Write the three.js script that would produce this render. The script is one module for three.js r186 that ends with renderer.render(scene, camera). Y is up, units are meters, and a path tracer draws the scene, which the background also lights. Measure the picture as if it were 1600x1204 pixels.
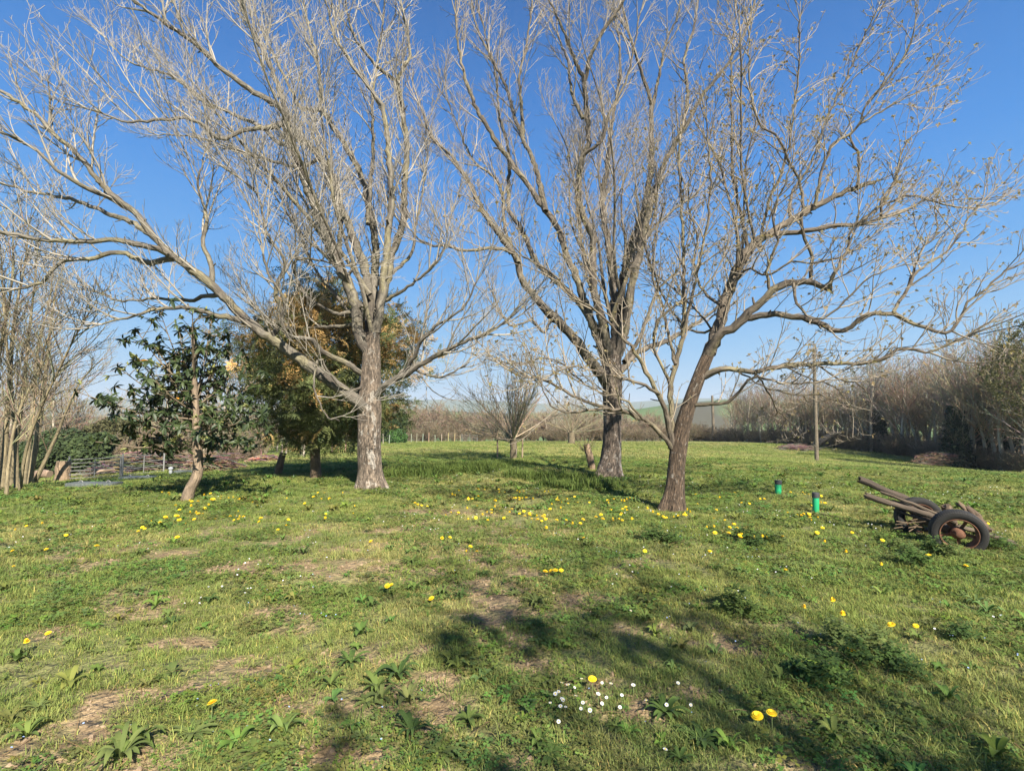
import * as THREE from 'three';

// ---------------------------------------------------------------- camera, sky, sun, exposure
const EXPO = 2.6;
const F = 800, PITCH = Math.atan((655 - 602) / F), EYE = 1.6;      // focal length and horizon in photo pixels (1600 x 1204)
const scene = new THREE.Scene();
const camera = new THREE.PerspectiveCamera(2 * Math.atan(602 / F) * 180 / Math.PI, 1600 / 1204, 0.05, 9000);
camera.position.set(0, EYE, 0);
camera.rotation.set(PITCH, 0, 0);
const renderer = new THREE.WebGLRenderer({ antialias: true });
renderer.setSize(1024, 770);
renderer.toneMapping = THREE.LinearToneMapping;
renderer.toneMappingExposure = EXPO;
renderer.shadowMap.enabled = true;

const lin = (c) => { c /= 255; return c <= 0.04045 ? c / 12.92 : Math.pow((c + 0.055) / 1.055, 2.4); };
{
  const stops = [[0, 206, 222, 238], [4, 176, 212, 242], [7.5, 150, 200, 243], [14.5, 110, 176, 240], [24, 82, 152, 229], [33, 68, 131, 207], [41, 59, 113, 183], [60, 49, 95, 162], [90, 44, 84, 150]];
  const W = 512, Hh = 256, d = new Float32Array(W * Hh * 4);
  for (let j = 0; j < Hh; j++) {
    let e = ((j + 0.5) / Hh - 0.5) * 180; if (e < 0) e = 0;
    let k = 0; while (k < stops.length - 2 && e > stops[k + 1][0]) k++;
    const a = stops[k], b = stops[k + 1], t = Math.min(1, (e - a[0]) / (b[0] - a[0]));
    for (let i = 0; i < W; i++) for (let c = 0; c < 4; c++) d[(j * W + i) * 4 + c] = c === 3 ? 1 : (lin(a[c + 1]) * (1 - t) + lin(b[c + 1]) * t) / EXPO;
  }
  const t = new THREE.DataTexture(d, W, Hh, THREE.RGBAFormat, THREE.FloatType);
  t.mapping = THREE.EquirectangularReflectionMapping; t.magFilter = THREE.LinearFilter; t.needsUpdate = true;
  scene.background = t; scene.environment = t;
}
const SUN_AZ = 24 * Math.PI / 180, SUN_EL = 36 * Math.PI / 180;      // behind the camera, to its right
const sunDir = new THREE.Vector3(Math.sin(SUN_AZ) * Math.cos(SUN_EL), Math.sin(SUN_EL), Math.cos(SUN_AZ) * Math.cos(SUN_EL));
const sun = new THREE.DirectionalLight(new THREE.Color().setRGB(1, 0.925, 0.79), 4.5);
sun.position.copy(sunDir).multiplyScalar(120); sun.castShadow = true; sun.shadow.radius = 1.2; sun.shadow.mapSize.set(4096, 4096);
Object.assign(sun.shadow.camera, { left: -70, right: 70, top: 70, bottom: -70, near: 1, far: 320 });
scene.add(sun, sun.target);
scene.fog = new THREE.FogExp2(0xd2dce6, 0.00028);

// ---------------------------------------------------------------- helpers
function rng(seed) { let s = seed | 0; return () => { s = (s + 0x6d2b79f5) | 0; let t = Math.imul(s ^ (s >>> 15), 1 | s); t = (t + Math.imul(t ^ (t >>> 7), 61 | t)) ^ t; return ((t ^ (t >>> 14)) >>> 0) / 4294967296; }; }
const hash = (x, y) => { let h = Math.imul(x | 0, 374761393) + Math.imul(y | 0, 668265263) | 0; h = Math.imul(h ^ (h >>> 13), 1274126177); return ((h ^ (h >>> 16)) >>> 0) / 4294967296; };
const mod = (a, n) => ((a % n) + n) % n;
function vnoise(x, y, px = 0, py = 0, s = 0) {
  const ix = Math.floor(x), iy = Math.floor(y), fx = x - ix, fy = y - iy, u = fx * fx * (3 - 2 * fx), v = fy * fy * (3 - 2 * fy);
  const g = (a, b) => hash((px ? mod(a, px) : a) + s * 7919, (py ? mod(b, py) : b) + s * 104729);
  return (g(ix, iy) * (1 - u) + g(ix + 1, iy) * u) * (1 - v) + (g(ix, iy + 1) * (1 - u) + g(ix + 1, iy + 1) * u) * v;
}
function fbm(x, y, o = 4, s = 0) { let a = 0, w = 0.5, t = 0; for (let i = 0; i < o; i++) { a += w * vnoise(x, y, 0, 0, s + i); t += w; w *= 0.5; x *= 2.03; y *= 2.03; } return a / t; }
function pfbm(x, y, p, q, o = 4, s = 0) { let a = 0, w = 0.5, t = 0; for (let i = 0; i < o; i++) { a += w * vnoise(x * p, y * q, p, q, s + i); t += w; w *= 0.55; p *= 2; q *= 2; } return a / t; }
const clamp = (x, a = 0, b = 1) => Math.min(b, Math.max(a, x)), sstep = (a, b, x) => { const t = clamp((x - a) / (b - a)); return t * t * (3 - 2 * t); };
const V = (x, y, z) => new THREE.Vector3(x, y, z);
const names = new Map();
function numbered(n) { const k = names.get(n) || 0; names.set(n, k + 1); return k ? n + '_' + String(k).padStart(3, '0') : n; }
function tag(o, label, category, group, kind) { if (label) o.userData.label = label; if (category) o.userData.category = category; if (group) o.userData.group = group; if (kind) o.userData.kind = kind; return o; }
function shadows(o) { o.castShadow = true; o.receiveShadow = true; return o; }
function thing(name, label, category, pos, group) { const g = new THREE.Group(); g.name = numbered(name); g.position.copy(pos); tag(g, label, category, group); scene.add(g); return g; }
function part(parent, name, geo, mat, kind) { const m = shadows(new THREE.Mesh(geo, mat)); m.name = name; if (kind) m.userData.kind = kind; parent.add(m); return m; }

// ground height: a gentle crest under the trees that falls away behind, to the left and to the right
function H(x, z) {
  const d = -z;
  let h = -0.028 * (Math.max(0, d - 16) - Math.max(0, d - 95));
  h -= 0.068 * (Math.max(0, x - 10) - Math.max(0, x - 60)) * sstep(10, 26, d) * (1 - sstep(36, 72, d));
  h -= 0.06 * (Math.max(0, -x - 6) - Math.max(0, -x - 40)) * sstep(10, 18, d) * (1 - sstep(40, 70, d));
  h -= 14 * sstep(85, 260, Math.hypot(x, d));
  const r2 = (x + 1.2) * (x + 1.2) / 9 + (d - 15.2) * (d - 15.2) / 4; h += 0.16 * Math.exp(-r2);
  const near = Math.exp(-Math.hypot(x, d) / 40);
  h += ((fbm(x * 0.5 + 9, z * 0.5, 3, 3) - 0.5) * 0.14 + (fbm(x * 2.3, z * 2.3, 3, 5) - 0.5) * 0.05) * near;
  return h;
}
const CP = Math.cos(PITCH), SP = Math.sin(PITCH);
function P(px, py, d) { const u = (px - 800) / F, v = (602 - py) / F, y = v * CP + SP, z = CP - v * SP, k = d / z; return V(u * k, EYE + y * k, -d); }
function G(px, py) { let d = 1; for (let i = 0; i < 4000; i++) { const p = P(px, py, d); if (p.y <= H(p.x, p.z)) break; d *= 1.003; } const p = P(px, py, d); p.y = H(p.x, p.z); return p; }
const onGround = (x, z, dy = 0) => V(x, H(x, z) + dy, z);

class Buf {
  constructor() { this.p = []; this.n = []; this.t = []; this.c = []; this.i = []; }
  v(x, y, z, nx, ny, nz, u = 0, w = 0, c) { this.p.push(x, y, z); this.n.push(nx, ny, nz); this.t.push(u, w); if (c) this.c.push(c[0], c[1], c[2]); return this.p.length / 3 - 1; }
  tri(a, b, c) { this.i.push(a, b, c); }
  get empty() { return !this.i.length; }
  geo() {
    const g = new THREE.BufferGeometry();
    g.setAttribute('position', new THREE.Float32BufferAttribute(this.p, 3)); g.setAttribute('normal', new THREE.Float32BufferAttribute(this.n, 3));
    g.setAttribute('uv', new THREE.Float32BufferAttribute(this.t, 2)); if (this.c.length) g.setAttribute('color', new THREE.Float32BufferAttribute(this.c, 3));
    g.setIndex(this.i); return g;
  }
}
const T0 = V(), T1 = V(), T2 = V(), N0 = V(), B0 = V();
// tapered tube along points; rad(i) radius; col colour or function(i, angle); shape(i, angle) radius factor
function tube(b, pts, rad, sides, col, shape, cap) {
  const n = pts.length; let base = b.p.length / 3, len = 0;
  T0.copy(pts[1]).sub(pts[0]).normalize(); N0.set(Math.abs(T0.y) > 0.9 ? 1 : 0, Math.abs(T0.y) > 0.9 ? 0 : 1, 0).cross(T0).normalize();
  for (let i = 0; i < n; i++) {
    if (i === 0) T1.copy(pts[1]).sub(pts[0]); else if (i === n - 1) T1.copy(pts[i]).sub(pts[i - 1]); else T1.copy(pts[i + 1]).sub(pts[i - 1]);
    T1.normalize(); N0.addScaledVector(T1, -N0.dot(T1)).normalize(); B0.crossVectors(T1, N0);
    if (i) len += pts[i].distanceTo(pts[i - 1]);
    const r = rad(i), S = shape || sides > 6 ? sides + 1 : sides;
    for (let k = 0; k < S; k++) {
      const a = k / sides * Math.PI * 2, c = Math.cos(a), s = Math.sin(a), f = shape ? r * shape(i, mod(a, Math.PI * 2)) : r;
      const nx = N0.x * c + B0.x * s, ny = N0.y * c + B0.y * s, nz = N0.z * c + B0.z * s;
      b.v(pts[i].x + nx * f, pts[i].y + ny * f, pts[i].z + nz * f, nx, ny, nz, k / sides * Math.max(0.25, Math.round(r * 6.28 * 2) / 2), len, typeof col === 'function' ? col(i, a) : col);
    }
  }
  const S = shape || sides > 6 ? sides + 1 : sides;
  for (let i = 0; i < n - 1; i++) for (let k = 0; k < (S > sides ? sides : sides); k++) {
    const k2 = S > sides ? k + 1 : (k + 1) % sides, a = base + i * S + k, q = base + i * S + k2;
    b.tri(a, q, a + S); b.tri(q, q + S, a + S);
  }
  if (cap) for (const e of (cap === 2 ? [0, n - 1] : [n - 1])) {
    const ring = base + e * S, sgn = e ? 1 : -1, dir = e ? T2.copy(pts[n - 1]).sub(pts[n - 2]).normalize() : T2.copy(pts[0]).sub(pts[1]).normalize();
    const cc = typeof cap === 'object' ? cap : (typeof col === 'function' ? col(e, 0) : col), m = b.v(pts[e].x, pts[e].y, pts[e].z, dir.x, dir.y, dir.z, 0, 0, cc), rim = [];
    for (let k = 0; k < sides; k++) rim.push(b.v(b.p[(ring + k) * 3], b.p[(ring + k) * 3 + 1], b.p[(ring + k) * 3 + 2], dir.x, dir.y, dir.z, 0, 0, cc));
    for (let k = 0; k < sides; k++) sgn > 0 ? b.tri(m, rim[k], rim[(k + 1) % sides]) : b.tri(m, rim[(k + 1) % sides], rim[k]);
  }
}
function smooth(pts, step) { const c = new THREE.CatmullRomCurve3(pts, false, 'centripetal'), n = Math.max(3, Math.round(c.getLength() / step)); return c.getSpacedPoints(n); }
function tex(w, h, f, srgb) {
  const d = new Uint8Array(w * h * 4);
  for (let j = 0; j < h; j++) for (let i = 0; i < w; i++) { const c = f(i / w, j / h, i, j), o = (j * w + i) * 4; d[o] = clamp(c[0]) * 255; d[o + 1] = clamp(c[1]) * 255; d[o + 2] = clamp(c[2]) * 255; d[o + 3] = 255; }
  const t = new THREE.DataTexture(d, w, h); t.wrapS = t.wrapT = THREE.RepeatWrapping; t.magFilter = THREE.LinearFilter; t.minFilter = THREE.LinearMipmapLinearFilter; if (srgb) t.colorSpace = THREE.SRGBColorSpace; t.needsUpdate = true; return t;
}
const mat = (o) => new THREE.MeshStandardMaterial({ roughness: 0.9, side: THREE.DoubleSide, ...o });

// ---------------------------------------------------------------- materials
const barkRidge = (u, v) => { const w = pfbm(u, v, 6, 3, 3, 11) * 0.25; const a = Math.abs(pfbm(u + w * 0.35, v, 22, 4, 3, 21) - 0.5) * 2; return clamp(1 - Math.pow(1 - a, 3) * 0.9) * 0.75 + pfbm(u, v, 60, 30, 3, 31) * 0.25; };
const barkHeight = tex(512, 512, (u, v) => { const r = barkRidge(u, v); return [r, r, r]; });
const barkMap = tex(512, 512, (u, v) => { const r = barkRidge(u, v), l = pfbm(u, v, 9, 9, 4, 41), k = 0.5 + 0.45 * r + 0.3 * (pfbm(u, v, 40, 40, 3, 51) - 0.5), w = sstep(0.58, 0.66, l) * 0.22; return [k + w, k + w, k * 0.98 + w * 0.9]; });
const barkMat = mat({ map: barkMap, bumpMap: barkHeight, bumpScale: 0.018, vertexColors: true, roughness: 0.95, color: new THREE.Color().setRGB(0.8, 0.8, 0.8) });
const twigMat = mat({ vertexColors: true, roughness: 0.85, color: new THREE.Color().setRGB(0.82, 0.82, 0.82) });
const leafMat = new THREE.MeshPhysicalMaterial({ vertexColors: true, roughness: 0.55, side: THREE.DoubleSide, transmission: 0.3, thickness: 0, specularIntensity: 0.5 });
leafMat.roughness = 0.75;
const grassMat = new THREE.MeshPhysicalMaterial({ vertexColors: true, roughness: 0.8, side: THREE.DoubleSide, transmission: 0.3, thickness: 0, specularIntensity: 0.2 });

// trunk bark with pale lichen blotches, u once round the trunk, v over three metres
function lichenBark(seed, dark, lightc, amount, spots = []) {
  return tex(512, 1024, (u, v) => {
    const a = Math.abs(pfbm(u + pfbm(u, v, 5, 9, 3, seed + 1) * 0.06, v, 40, 16, 3, seed + 2) - 0.5) * 2, r = 1 - Math.pow(1 - a, 3), g = pfbm(u, v, 90, 140, 2, seed + 3);
    const k = 0.55 + 0.45 * r, big = pfbm(u, v, 3, 5, 5, seed + 4), edge = pfbm(u, v, 24, 36, 4, seed + 5);
    let zone = 0; for (const [zu, zv, ru, rv] of spots) { const du = Math.abs(mod(u - zu + 0.5, 1) - 0.5) / ru, dv = (v - zv) / rv; zone = Math.max(zone, 1 - Math.hypot(du, dv)); }
    const l = Math.max(sstep(0.5, 0.6, zone * 0.42 + edge * 0.75), sstep(0.62, 0.66, edge * 0.6 + big * 0.4 + amount) * 0.7) * sstep(0.2, 0.5, g + r * 0.3);
    const c = [0, 1, 2].map((i) => (dark[i] * (1 - 0.6) + lightc[i] * 0.6) * k * (0.85 + 0.3 * g));
    const wl = [0.88, 0.86, 0.82];
    return c.map((x, i) => x * (1 - l * 0.6) + wl[i] * l * 0.6 * (0.75 + 0.4 * g));
  }, true);
}

// ---------------------------------------------------------------- ground sheet
const barePx = [[480, 886, 150, 14], [350, 892, 60, 8], [570, 882, 70, 10], [700, 886, 40, 9], [640, 900, 60, 10], [915, 938, 60, 14], [800, 968, 55, 16], [740, 940, 70, 16], [460, 1105, 60, 30], [370, 1055, 60, 24], [640, 1085, 70, 36], [590, 1110, 60, 30],
  [90, 985, 60, 14], [260, 870, 60, 10], [150, 880, 50, 8], [120, 1150, 110, 26], [530, 1180, 90, 24], [980, 1110, 60, 16], [1140, 1010, 60, 12], [200, 1100, 90, 22], [1050, 1080, 70, 14], [430, 960, 70, 12], [620, 1020, 60, 18], [1240, 1120, 60, 18], [830, 1190, 50, 16], [300, 1010, 90, 14], [20, 1190, 90, 22],
  [700, 800, 90, 6], [620, 830, 70, 6], [540, 860, 60, 6], [430, 850, 60, 5], [760, 870, 50, 6]].map(([x, y, rx, ry]) => { const c = G(x, y), e = G(x + rx, y), f = G(x, y - ry); return [c.x, c.z, Math.abs(e.x - c.x), Math.abs(f.z - c.z)]; });
function bare(x, z) {
  const wob = (fbm(x * 3.1, z * 3.1, 3, 60) - 0.5) * 1.5; let b = 0;
  for (const [cx, cz, rx, rz] of barePx) { const q = Math.hypot((x - cx) / rx, (z - cz) / rz); if (q < 2.2) b = Math.max(b, sstep(1.25, 0.7, q + wob)); }
  const d = Math.hypot(x, z), zone = sstep(3.2, 0.4, x) * sstep(10.5, 7, d);
  b = Math.max(b, 0.85 * zone * sstep(0.49, 0.64, fbm(x * 1.7 + 4, z * 1.7, 4, 70)));
  return b * (1 - sstep(10, 13, d)) * (0.45 + 0.55 * sstep(0.38, 0.55, fbm(x * 7, z * 7, 3, 73)));
}
const lush = (x, z) => fbm(x * 0.28 + 3, z * 0.28, 4, 80);                 // broad patches of fresher and drier turf
const GA = [0.225, 0.275, 0.075], GB = [0.31, 0.315, 0.115], GD = [0.145, 0.21, 0.055], SOIL = [0.38, 0.27, 0.15], THATCH = [0.19, 0.165, 0.075];
const mixc = (a, b, t) => [a[0] + (b[0] - a[0]) * t, a[1] + (b[1] - a[1]) * t, a[2] + (b[2] - a[2]) * t];
{
  const b = new Buf(), rs = [0]; let r = 0.5; while (r < 7000) { rs.push(r); r *= r < 14 ? 1.013 : r < 120 ? 1.03 : 1.12; }
  const as = []; for (let a = -180; a < -60; a += 5) as.push(a); for (let a = -60; a <= 60; a += 0.36) as.push(a); for (let a = 65; a <= 180; a += 5) as.push(a);
  const m = as.length;
  rs.forEach((q) => as.forEach((deg) => {
    const a = deg * Math.PI / 180, x = Math.sin(a) * q, z = -Math.cos(a) * q, y = H(x, z), e = 0.05 + q * 0.01;
    const nx = H(x - e, z) - H(x + e, z), nz = H(x, z - e) - H(x, z + e), l = Math.hypot(nx, 2 * e, nz), s = bare(x, z), L = lush(x, z), grit = fbm(x * 6, z * 6, 3, 90);
    let c = mixc(mixc(THATCH, GA, 0.35 + 0.6 * sstep(8, 22, q)), GB, sstep(0.5, 0.65, L) * 0.5);
    c = mixc(c, mixc(SOIL, [0.27, 0.19, 0.105], sstep(0.4, 0.6, grit)), s);
    b.v(x, y, z, nx / l, 2 * e / l, nz / l, x, z, c);
  }));
  for (let i = 0; i < rs.length - 1; i++) for (let k = 0; k < m - 1; k++) { const p = i * m + k; b.tri(p, p + 1, p + m); b.tri(p + 1, p + m + 1, p + m); }
  const gm = tex(512, 512, (u, v) => { const n = pfbm(u, v, 24, 24, 4, 101), k = 0.42 + 0.75 * n + (pfbm(u, v, 128, 128, 2, 111) - 0.5) * 0.9; return [k, k, k * 0.97]; });
  const gh = tex(512, 512, (u, v) => { const k = pfbm(u, v, 20, 20, 5, 101); return [k, k, k]; });
  const g = b.geo(), o = shadows(new THREE.Mesh(g, mat({ map: gm, bumpMap: gh, bumpScale: 0.05, vertexColors: true, roughness: 1 })));
  o.name = 'meadow_ground'; tag(o, 'worn grassy meadow ground with bare tan soil patches', 'ground', null, 'structure'); scene.add(o);
}
// distant hills
function hill(name, label, d, pts, depth, colf) {
  const b = new Buf(), N = 120, M = 14, x0 = pts[0][0], x1 = pts[pts.length - 1][0];
  const top = (px) => { let k = 0; while (k < pts.length - 2 && px > pts[k + 1][0]) k++; const t = clamp((px - pts[k][0]) / (pts[k + 1][0] - pts[k][0])), s = t * t * (3 - 2 * t); return pts[k][1] * (1 - s) + pts[k + 1][1] * s; };
  for (let j = 0; j <= M; j++) for (let i = 0; i <= N; i++) {
    const px = x0 + (x1 - x0) * i / N, q = P(px, top(px), d), t = j / M, h = t < 0.6 ? sstep(0, 1, t / 0.6) : 1 - 0.25 * (t - 0.6) / 0.4, base = -16;
    const k = 1 + (t - 0.6) * depth / d, n = (fbm(px * 0.02 + d, t * 6, 4, 130) - 0.5) * 0.12;
    b.v(q.x * k, base + (q.y - base) * h * (1 + n * (1 - t)), -d * k, 0, 0, 0, px * 0.05, t * 8, colf(px, t));
  }
  for (let j = 0; j < M; j++) for (let i = 0; i < N; i++) { const p = j * (N + 1) + i; b.tri(p, p + 1, p + N + 1); b.tri(p + 1, p + N + 2, p + N + 1); }
  const g = b.geo(); g.computeVertexNormals(); const o = shadows(new THREE.Mesh(g, mat({ vertexColors: true, roughness: 1 }))); o.name = name; tag(o, label, 'hill', null, 'structure'); scene.add(o);
}
hill('far_hills', 'long ridge of far wooded hills on the horizon', 2600, [[-900, 628], [0, 622], [400, 630], [700, 624], [900, 632], [1100, 622], [1400, 630], [1800, 624], [2500, 630]], 900, () => [0.075, 0.1, 0.045]);
hill('field_hill', 'green hillside of fields and dark hedgerows beyond the meadow', 420, [[-900, 648], [300, 650], [650, 640], [820, 646], [980, 640], [1080, 628], [1130, 624], [1200, 628], [1400, 640], [2500, 645]], 260, (px, t) => { const c = fbm(px * 0.014, t * 3, 2, 150); return c > 0.55 ? [0.07, 0.13, 0.03] : c > 0.42 ? [0.1, 0.15, 0.045] : [0.07, 0.065, 0.04]; });

// ---------------------------------------------------------------- branch growth
const UP = V(0, 1, 0);
function perp(d, R) { const a = V(R() - 0.5, R() - 0.5, R() - 0.5).cross(d); if (a.lengthSq() < 1e-6) a.set(1, 0, 0); return a.normalize(); }
// one branch and its own branches into buffer b; S: style
function grow(b, R, p0, d0, len, r0, lv, S, tips) {
  const L = S.lv[lv], n = L.seg, pts = [p0.clone()], dirs = [], d = d0.clone(), p = p0.clone(), st = len / n;
  const bend = perp(d, R).multiplyScalar(S.bend * (R() * 1.4 - 0.2));
  for (let i = 0; i < n; i++) {
    d.addScaledVector(bend, 1 / n); d.x += (R() - 0.5) * L.wob; d.y += (R() - 0.5) * L.wob + (L.up * (1 - 0.6 * d.y)) / n; d.z += (R() - 0.5) * L.wob; d.normalize();
    p.addScaledVector(d, st); pts.push(p.clone()); dirs.push(d.clone());
  }
  const rt = Math.max(S.rmin, r0 * 0.3), v = 0.8 + R() * 0.45, c = S.col(lv, R).map((x) => x * v);
  tube(b, pts, (i) => r0 + (rt - r0) * (i / n), r0 > 0.02 ? 5 : r0 > 0.011 ? 4 : 3, c);
  if (lv + 1 < S.lv.length) {
    const C = S.lv[lv + 1], cnt = Math.max(1, Math.round(len * C.per * (0.75 + R() * 0.5))); let ax = R() * 6.28;
    for (let k = 0; k < cnt; k++) {
      const t = C.t0 + (0.99 - C.t0) * (k + R() * 0.8) / cnt, fi = Math.min(n - 0.001, t * n), i = Math.floor(fi), q = pts[i].clone().lerp(pts[i + 1], fi - i), dd = dirs[i];
      ax += 2.4 + (R() - 0.5); const pr = perp(dd, () => 0.1 + 0.8 * vnoise(k * 3.3 + ax, len * 7)), ang = C.ang * (0.7 + R() * 0.6); pr.applyAxisAngle(dd, ax);
      const cd = dd.clone().multiplyScalar(Math.cos(ang)).addScaledVector(pr, Math.sin(ang)).normalize();
      const cl = Math.min(len * 0.85, C.len * (0.55 + R() * 0.8) * (1.15 - 0.45 * t)), cr = Math.max(S.rmin, Math.min(C.r * (0.8 + 0.4 * R()), (r0 + (rt - r0) * t) * 0.75));
      grow(b, R, q, cd, cl, cr, lv + 1, S, tips);
    }
  } else if (tips) tips.push([p.clone(), d.clone()]);
}

// ---------------------------------------------------------------- the three big bare trees, limbs laid along what the photograph shows
function traced(def) {
  const base = G(def.base[0], def.base[1]), D = -base.z, R = rng(def.seed), root = thing(def.name, def.label, 'tree', base), m2 = D / F;
  const loc = (px, py, dz) => P(px, py, D + dz).sub(base);
  // trunk
  {
    const b = new Buf(), pts = smooth(def.trunk.map(([x, y]) => loc(x, y, 0)), 0.06), n = pts.length, tr = def.trunk;
    pts.unshift(pts[0].clone().add(V(0, -0.12, 0)));
    const rr = (i) => { const t = clamp((i - 1) / (n - 1)) * (tr.length - 1), k = Math.min(tr.length - 2, Math.floor(t)); return (tr[k][2] + (tr[k + 1][2] - tr[k][2]) * (t - k)) * m2 * def.slim; };
    tube(b, pts, rr, 40, [1, 1, 1], (i, a) => { const h = Math.max(0, (i - 1) * 0.06), fl = Math.exp(-h / 0.22); return 1 + fl * (0.14 + 0.2 * Math.sin(a * 3 + def.seed) + 0.15 * Math.sin(a * 5 + 2)) + (fbm(a * 1.3 + Math.cos(a) * 2, h * 1.2, 3, def.seed) - 0.5) * 0.16 + 0.035 * (fbm(Math.cos(a) * 5 + 9, Math.sin(a) * 5 + h * 1.4, 3, def.seed + 5) - 0.5); });
    const g = b.geo(), uv = g.attributes.uv, S = 41; for (let i = 0; i < uv.count; i++) uv.setXY(i, (i % S) / 40, Math.floor(i / S) * 0.06 / 3);
    g.computeVertexNormals();
    const nn = g.attributes.normal; for (let i = 0; i < n + 1; i++) { const a = i * S, q = a + 40; const x = nn.getX(a) + nn.getX(q), y = nn.getY(a) + nn.getY(q), z = nn.getZ(a) + nn.getZ(q), l = Math.hypot(x, y, z); nn.setXYZ(a, x / l, y / l, z / l); nn.setXYZ(q, x / l, y / l, z / l); }
    const bm = barkHeight.clone(); bm.repeat.set(3, 3); bm.needsUpdate = true;
    part(root, 'trunk', g, mat({ map: lichenBark(def.seed, ...def.bark), bumpMap: bm, bumpScale: 0.045, vertexColors: true, roughness: 0.95, color: new THREE.Color().setRGB(0.78, 0.78, 0.78) }));
  }
  const tips = [], S = def.style;
  const limb = (pts, r0, r1, seed, tw) => {
    const b = new Buf(), n = pts.length - 1, Rl = rng(seed), ny = Math.max(0, fbm(seed * 1.7, 3, 2, 7) - 0.35), tint = 0.88 + Rl() * 0.25;
    tube(b, pts, (i) => Math.max(0.008, r0 + (r1 - r0) * Math.pow(i / n, 0.8)), r0 > 0.07 ? 14 : 9, (i, a) => { const l = fbm(i * 0.35 + seed, Math.cos(a) * 1.2, 3, 9), k = sstep(0.5, 0.62, l) * (def.lichen + ny); const dk = sstep(0.5, 0.68, fbm(i * 0.22 + seed * 3, Math.sin(a) * 1.3, 3, 13)); return mixc(mixc(def.limbCol, [0.34, 0.3, 0.17], Math.min(0.7, k)), [0.11, 0.09, 0.075], dk * 0.75).map((x) => x * tint); }, (i, a) => 1 + (fbm(i * 0.5 + seed, Math.cos(a) * 1.5, 2, 4) - 0.5) * 0.36 + 0.3 * Math.pow(fbm(i * 0.9 + seed, Math.sin(a) * 2, 2, 14), 4), r1 > 0.025 ? 1 : 0);
    for (let i = 3; i < n; i += 3 + Math.floor(Rl() * 7)) { const rr = r0 + (r1 - r0) * i / n, d = pts[i + 1 > n ? n : i + 1].clone().sub(pts[i - 1]).normalize().multiplyScalar(0.5).add(perp(pts[i].clone().sub(pts[i - 1]).normalize(), Rl)).normalize(), l = rr + 0.03 + Rl() * 0.12, w = Math.max(0.006, rr * (0.2 + 0.25 * Rl())); tube(b, [pts[i].clone(), pts[i].clone().addScaledVector(d, l * 0.6), pts[i].clone().addScaledVector(d, l).add(V(0, 0.01, 0))], (q) => w * (1 - 0.18 * q), 7, def.limbCol.map((x) => x * 0.8), null, 1); }
    const o = part(root, 'limb', b.geo(), barkMat), t = new Buf(), dirAt = (i) => pts[Math.min(n, i + 1)].clone().sub(pts[Math.max(0, i - 1)]).normalize();
    let len = 0; for (let i = 0; i < n; i++) len += pts[i].distanceTo(pts[i + 1]);
    const cnt = Math.round(len * S.perLimb * tw); let ax = Rl() * 6;
    for (let k = 0; k < cnt; k++) {
      const u = S.from + (1 - S.from) * (k + Rl()) / cnt, i = Math.min(n - 1, Math.floor(u * n)), q = pts[i].clone().lerp(pts[i + 1], u * n - i), d = dirAt(i);
      ax += 2.4; const pr = perp(d, Rl); const ang = S.ang * (0.6 + 0.8 * Rl()), cd = d.clone().multiplyScalar(Math.cos(ang)).addScaledVector(pr, Math.sin(ang)); cd.y += S.lift; cd.normalize();
      const rr = r0 + (r1 - r0) * u;
      grow(t, Rl, q, cd, S.lv[0].len * (0.45 + Rl() * 0.9) * (0.75 + 0.4 * u), Math.min(S.lv[0].r * (0.7 + 0.7 * Rl()), rr * 0.7), 0, S, tips);
    }
    if (r1 < 0.03 && tw > 0.6) for (let k = 0; k < 3; k++) { const d = dirAt(n - 1).add(V((Rl() - 0.5) * 0.7, (Rl() - 0.3) * 0.6, (Rl() - 0.5) * 0.7)).normalize(); grow(t, Rl, pts[n], d, S.lv[0].len * (0.7 + 0.6 * Rl()), Math.max(S.rmin, r1 * 0.9), 0, S, tips); }
    if (!t.empty) part(o, 'twigs', t.geo(), twigMat, 'stuff');
  };
  def.limbs.forEach(([r0, r1, z0, z1, tw, ...xy], k) => {
    const q = []; const m = xy.length / 2; for (let i = 0; i < m; i++) { const t = i / (m - 1); q.push(loc(xy[2 * i], xy[2 * i + 1], z0 + (z1 - z0) * Math.pow(t, 0.8))); }
    const pts = smooth(q, 0.13), Rw = rng(k * 77 + def.seed); for (let i = 1; i < pts.length; i++) pts[i].add(V((Rw() - 0.5) * 0.045, (Rw() - 0.5) * 0.045, (Rw() - 0.5) * 0.05));
    limb(pts, r0 * m2, r1 * m2, def.seed * 100 + k, tw);
  });
  for (let k = 0; k < def.extra.n; k++) {                          // limbs towards and away from the viewer, seen only as more branches
    const E = def.extra, [ox, oy] = E.from[k % E.from.length], a = (k / E.n) * 6.283 + R() * 0.7, el = E.el[0] + R() * (E.el[1] - E.el[0]), p = loc(ox, oy, 0), d = V(Math.cos(a) * Math.cos(el) * 0.75 + E.lean, Math.sin(el), Math.sin(a) * Math.cos(el)).normalize(), len = E.len * (0.7 + 0.6 * R()), n = 22, pts = [p.clone()];
    for (let i = 0; i < n; i++) { d.add(V((R() - 0.5) * 0.22, (R() - 0.5) * 0.16 + 0.03, (R() - 0.5) * 0.22)).normalize(); p.addScaledVector(d, len / n); pts.push(p.clone()); }
    limb(pts, E.r * (0.8 + 0.5 * R()), 0.012, def.seed * 900 + k, 1);
  }
  return { root, tips, base, R };
}
const twigTan = (lv, R) => mixc([0.33, 0.295, 0.245], [0.385, 0.345, 0.285], R());

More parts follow.
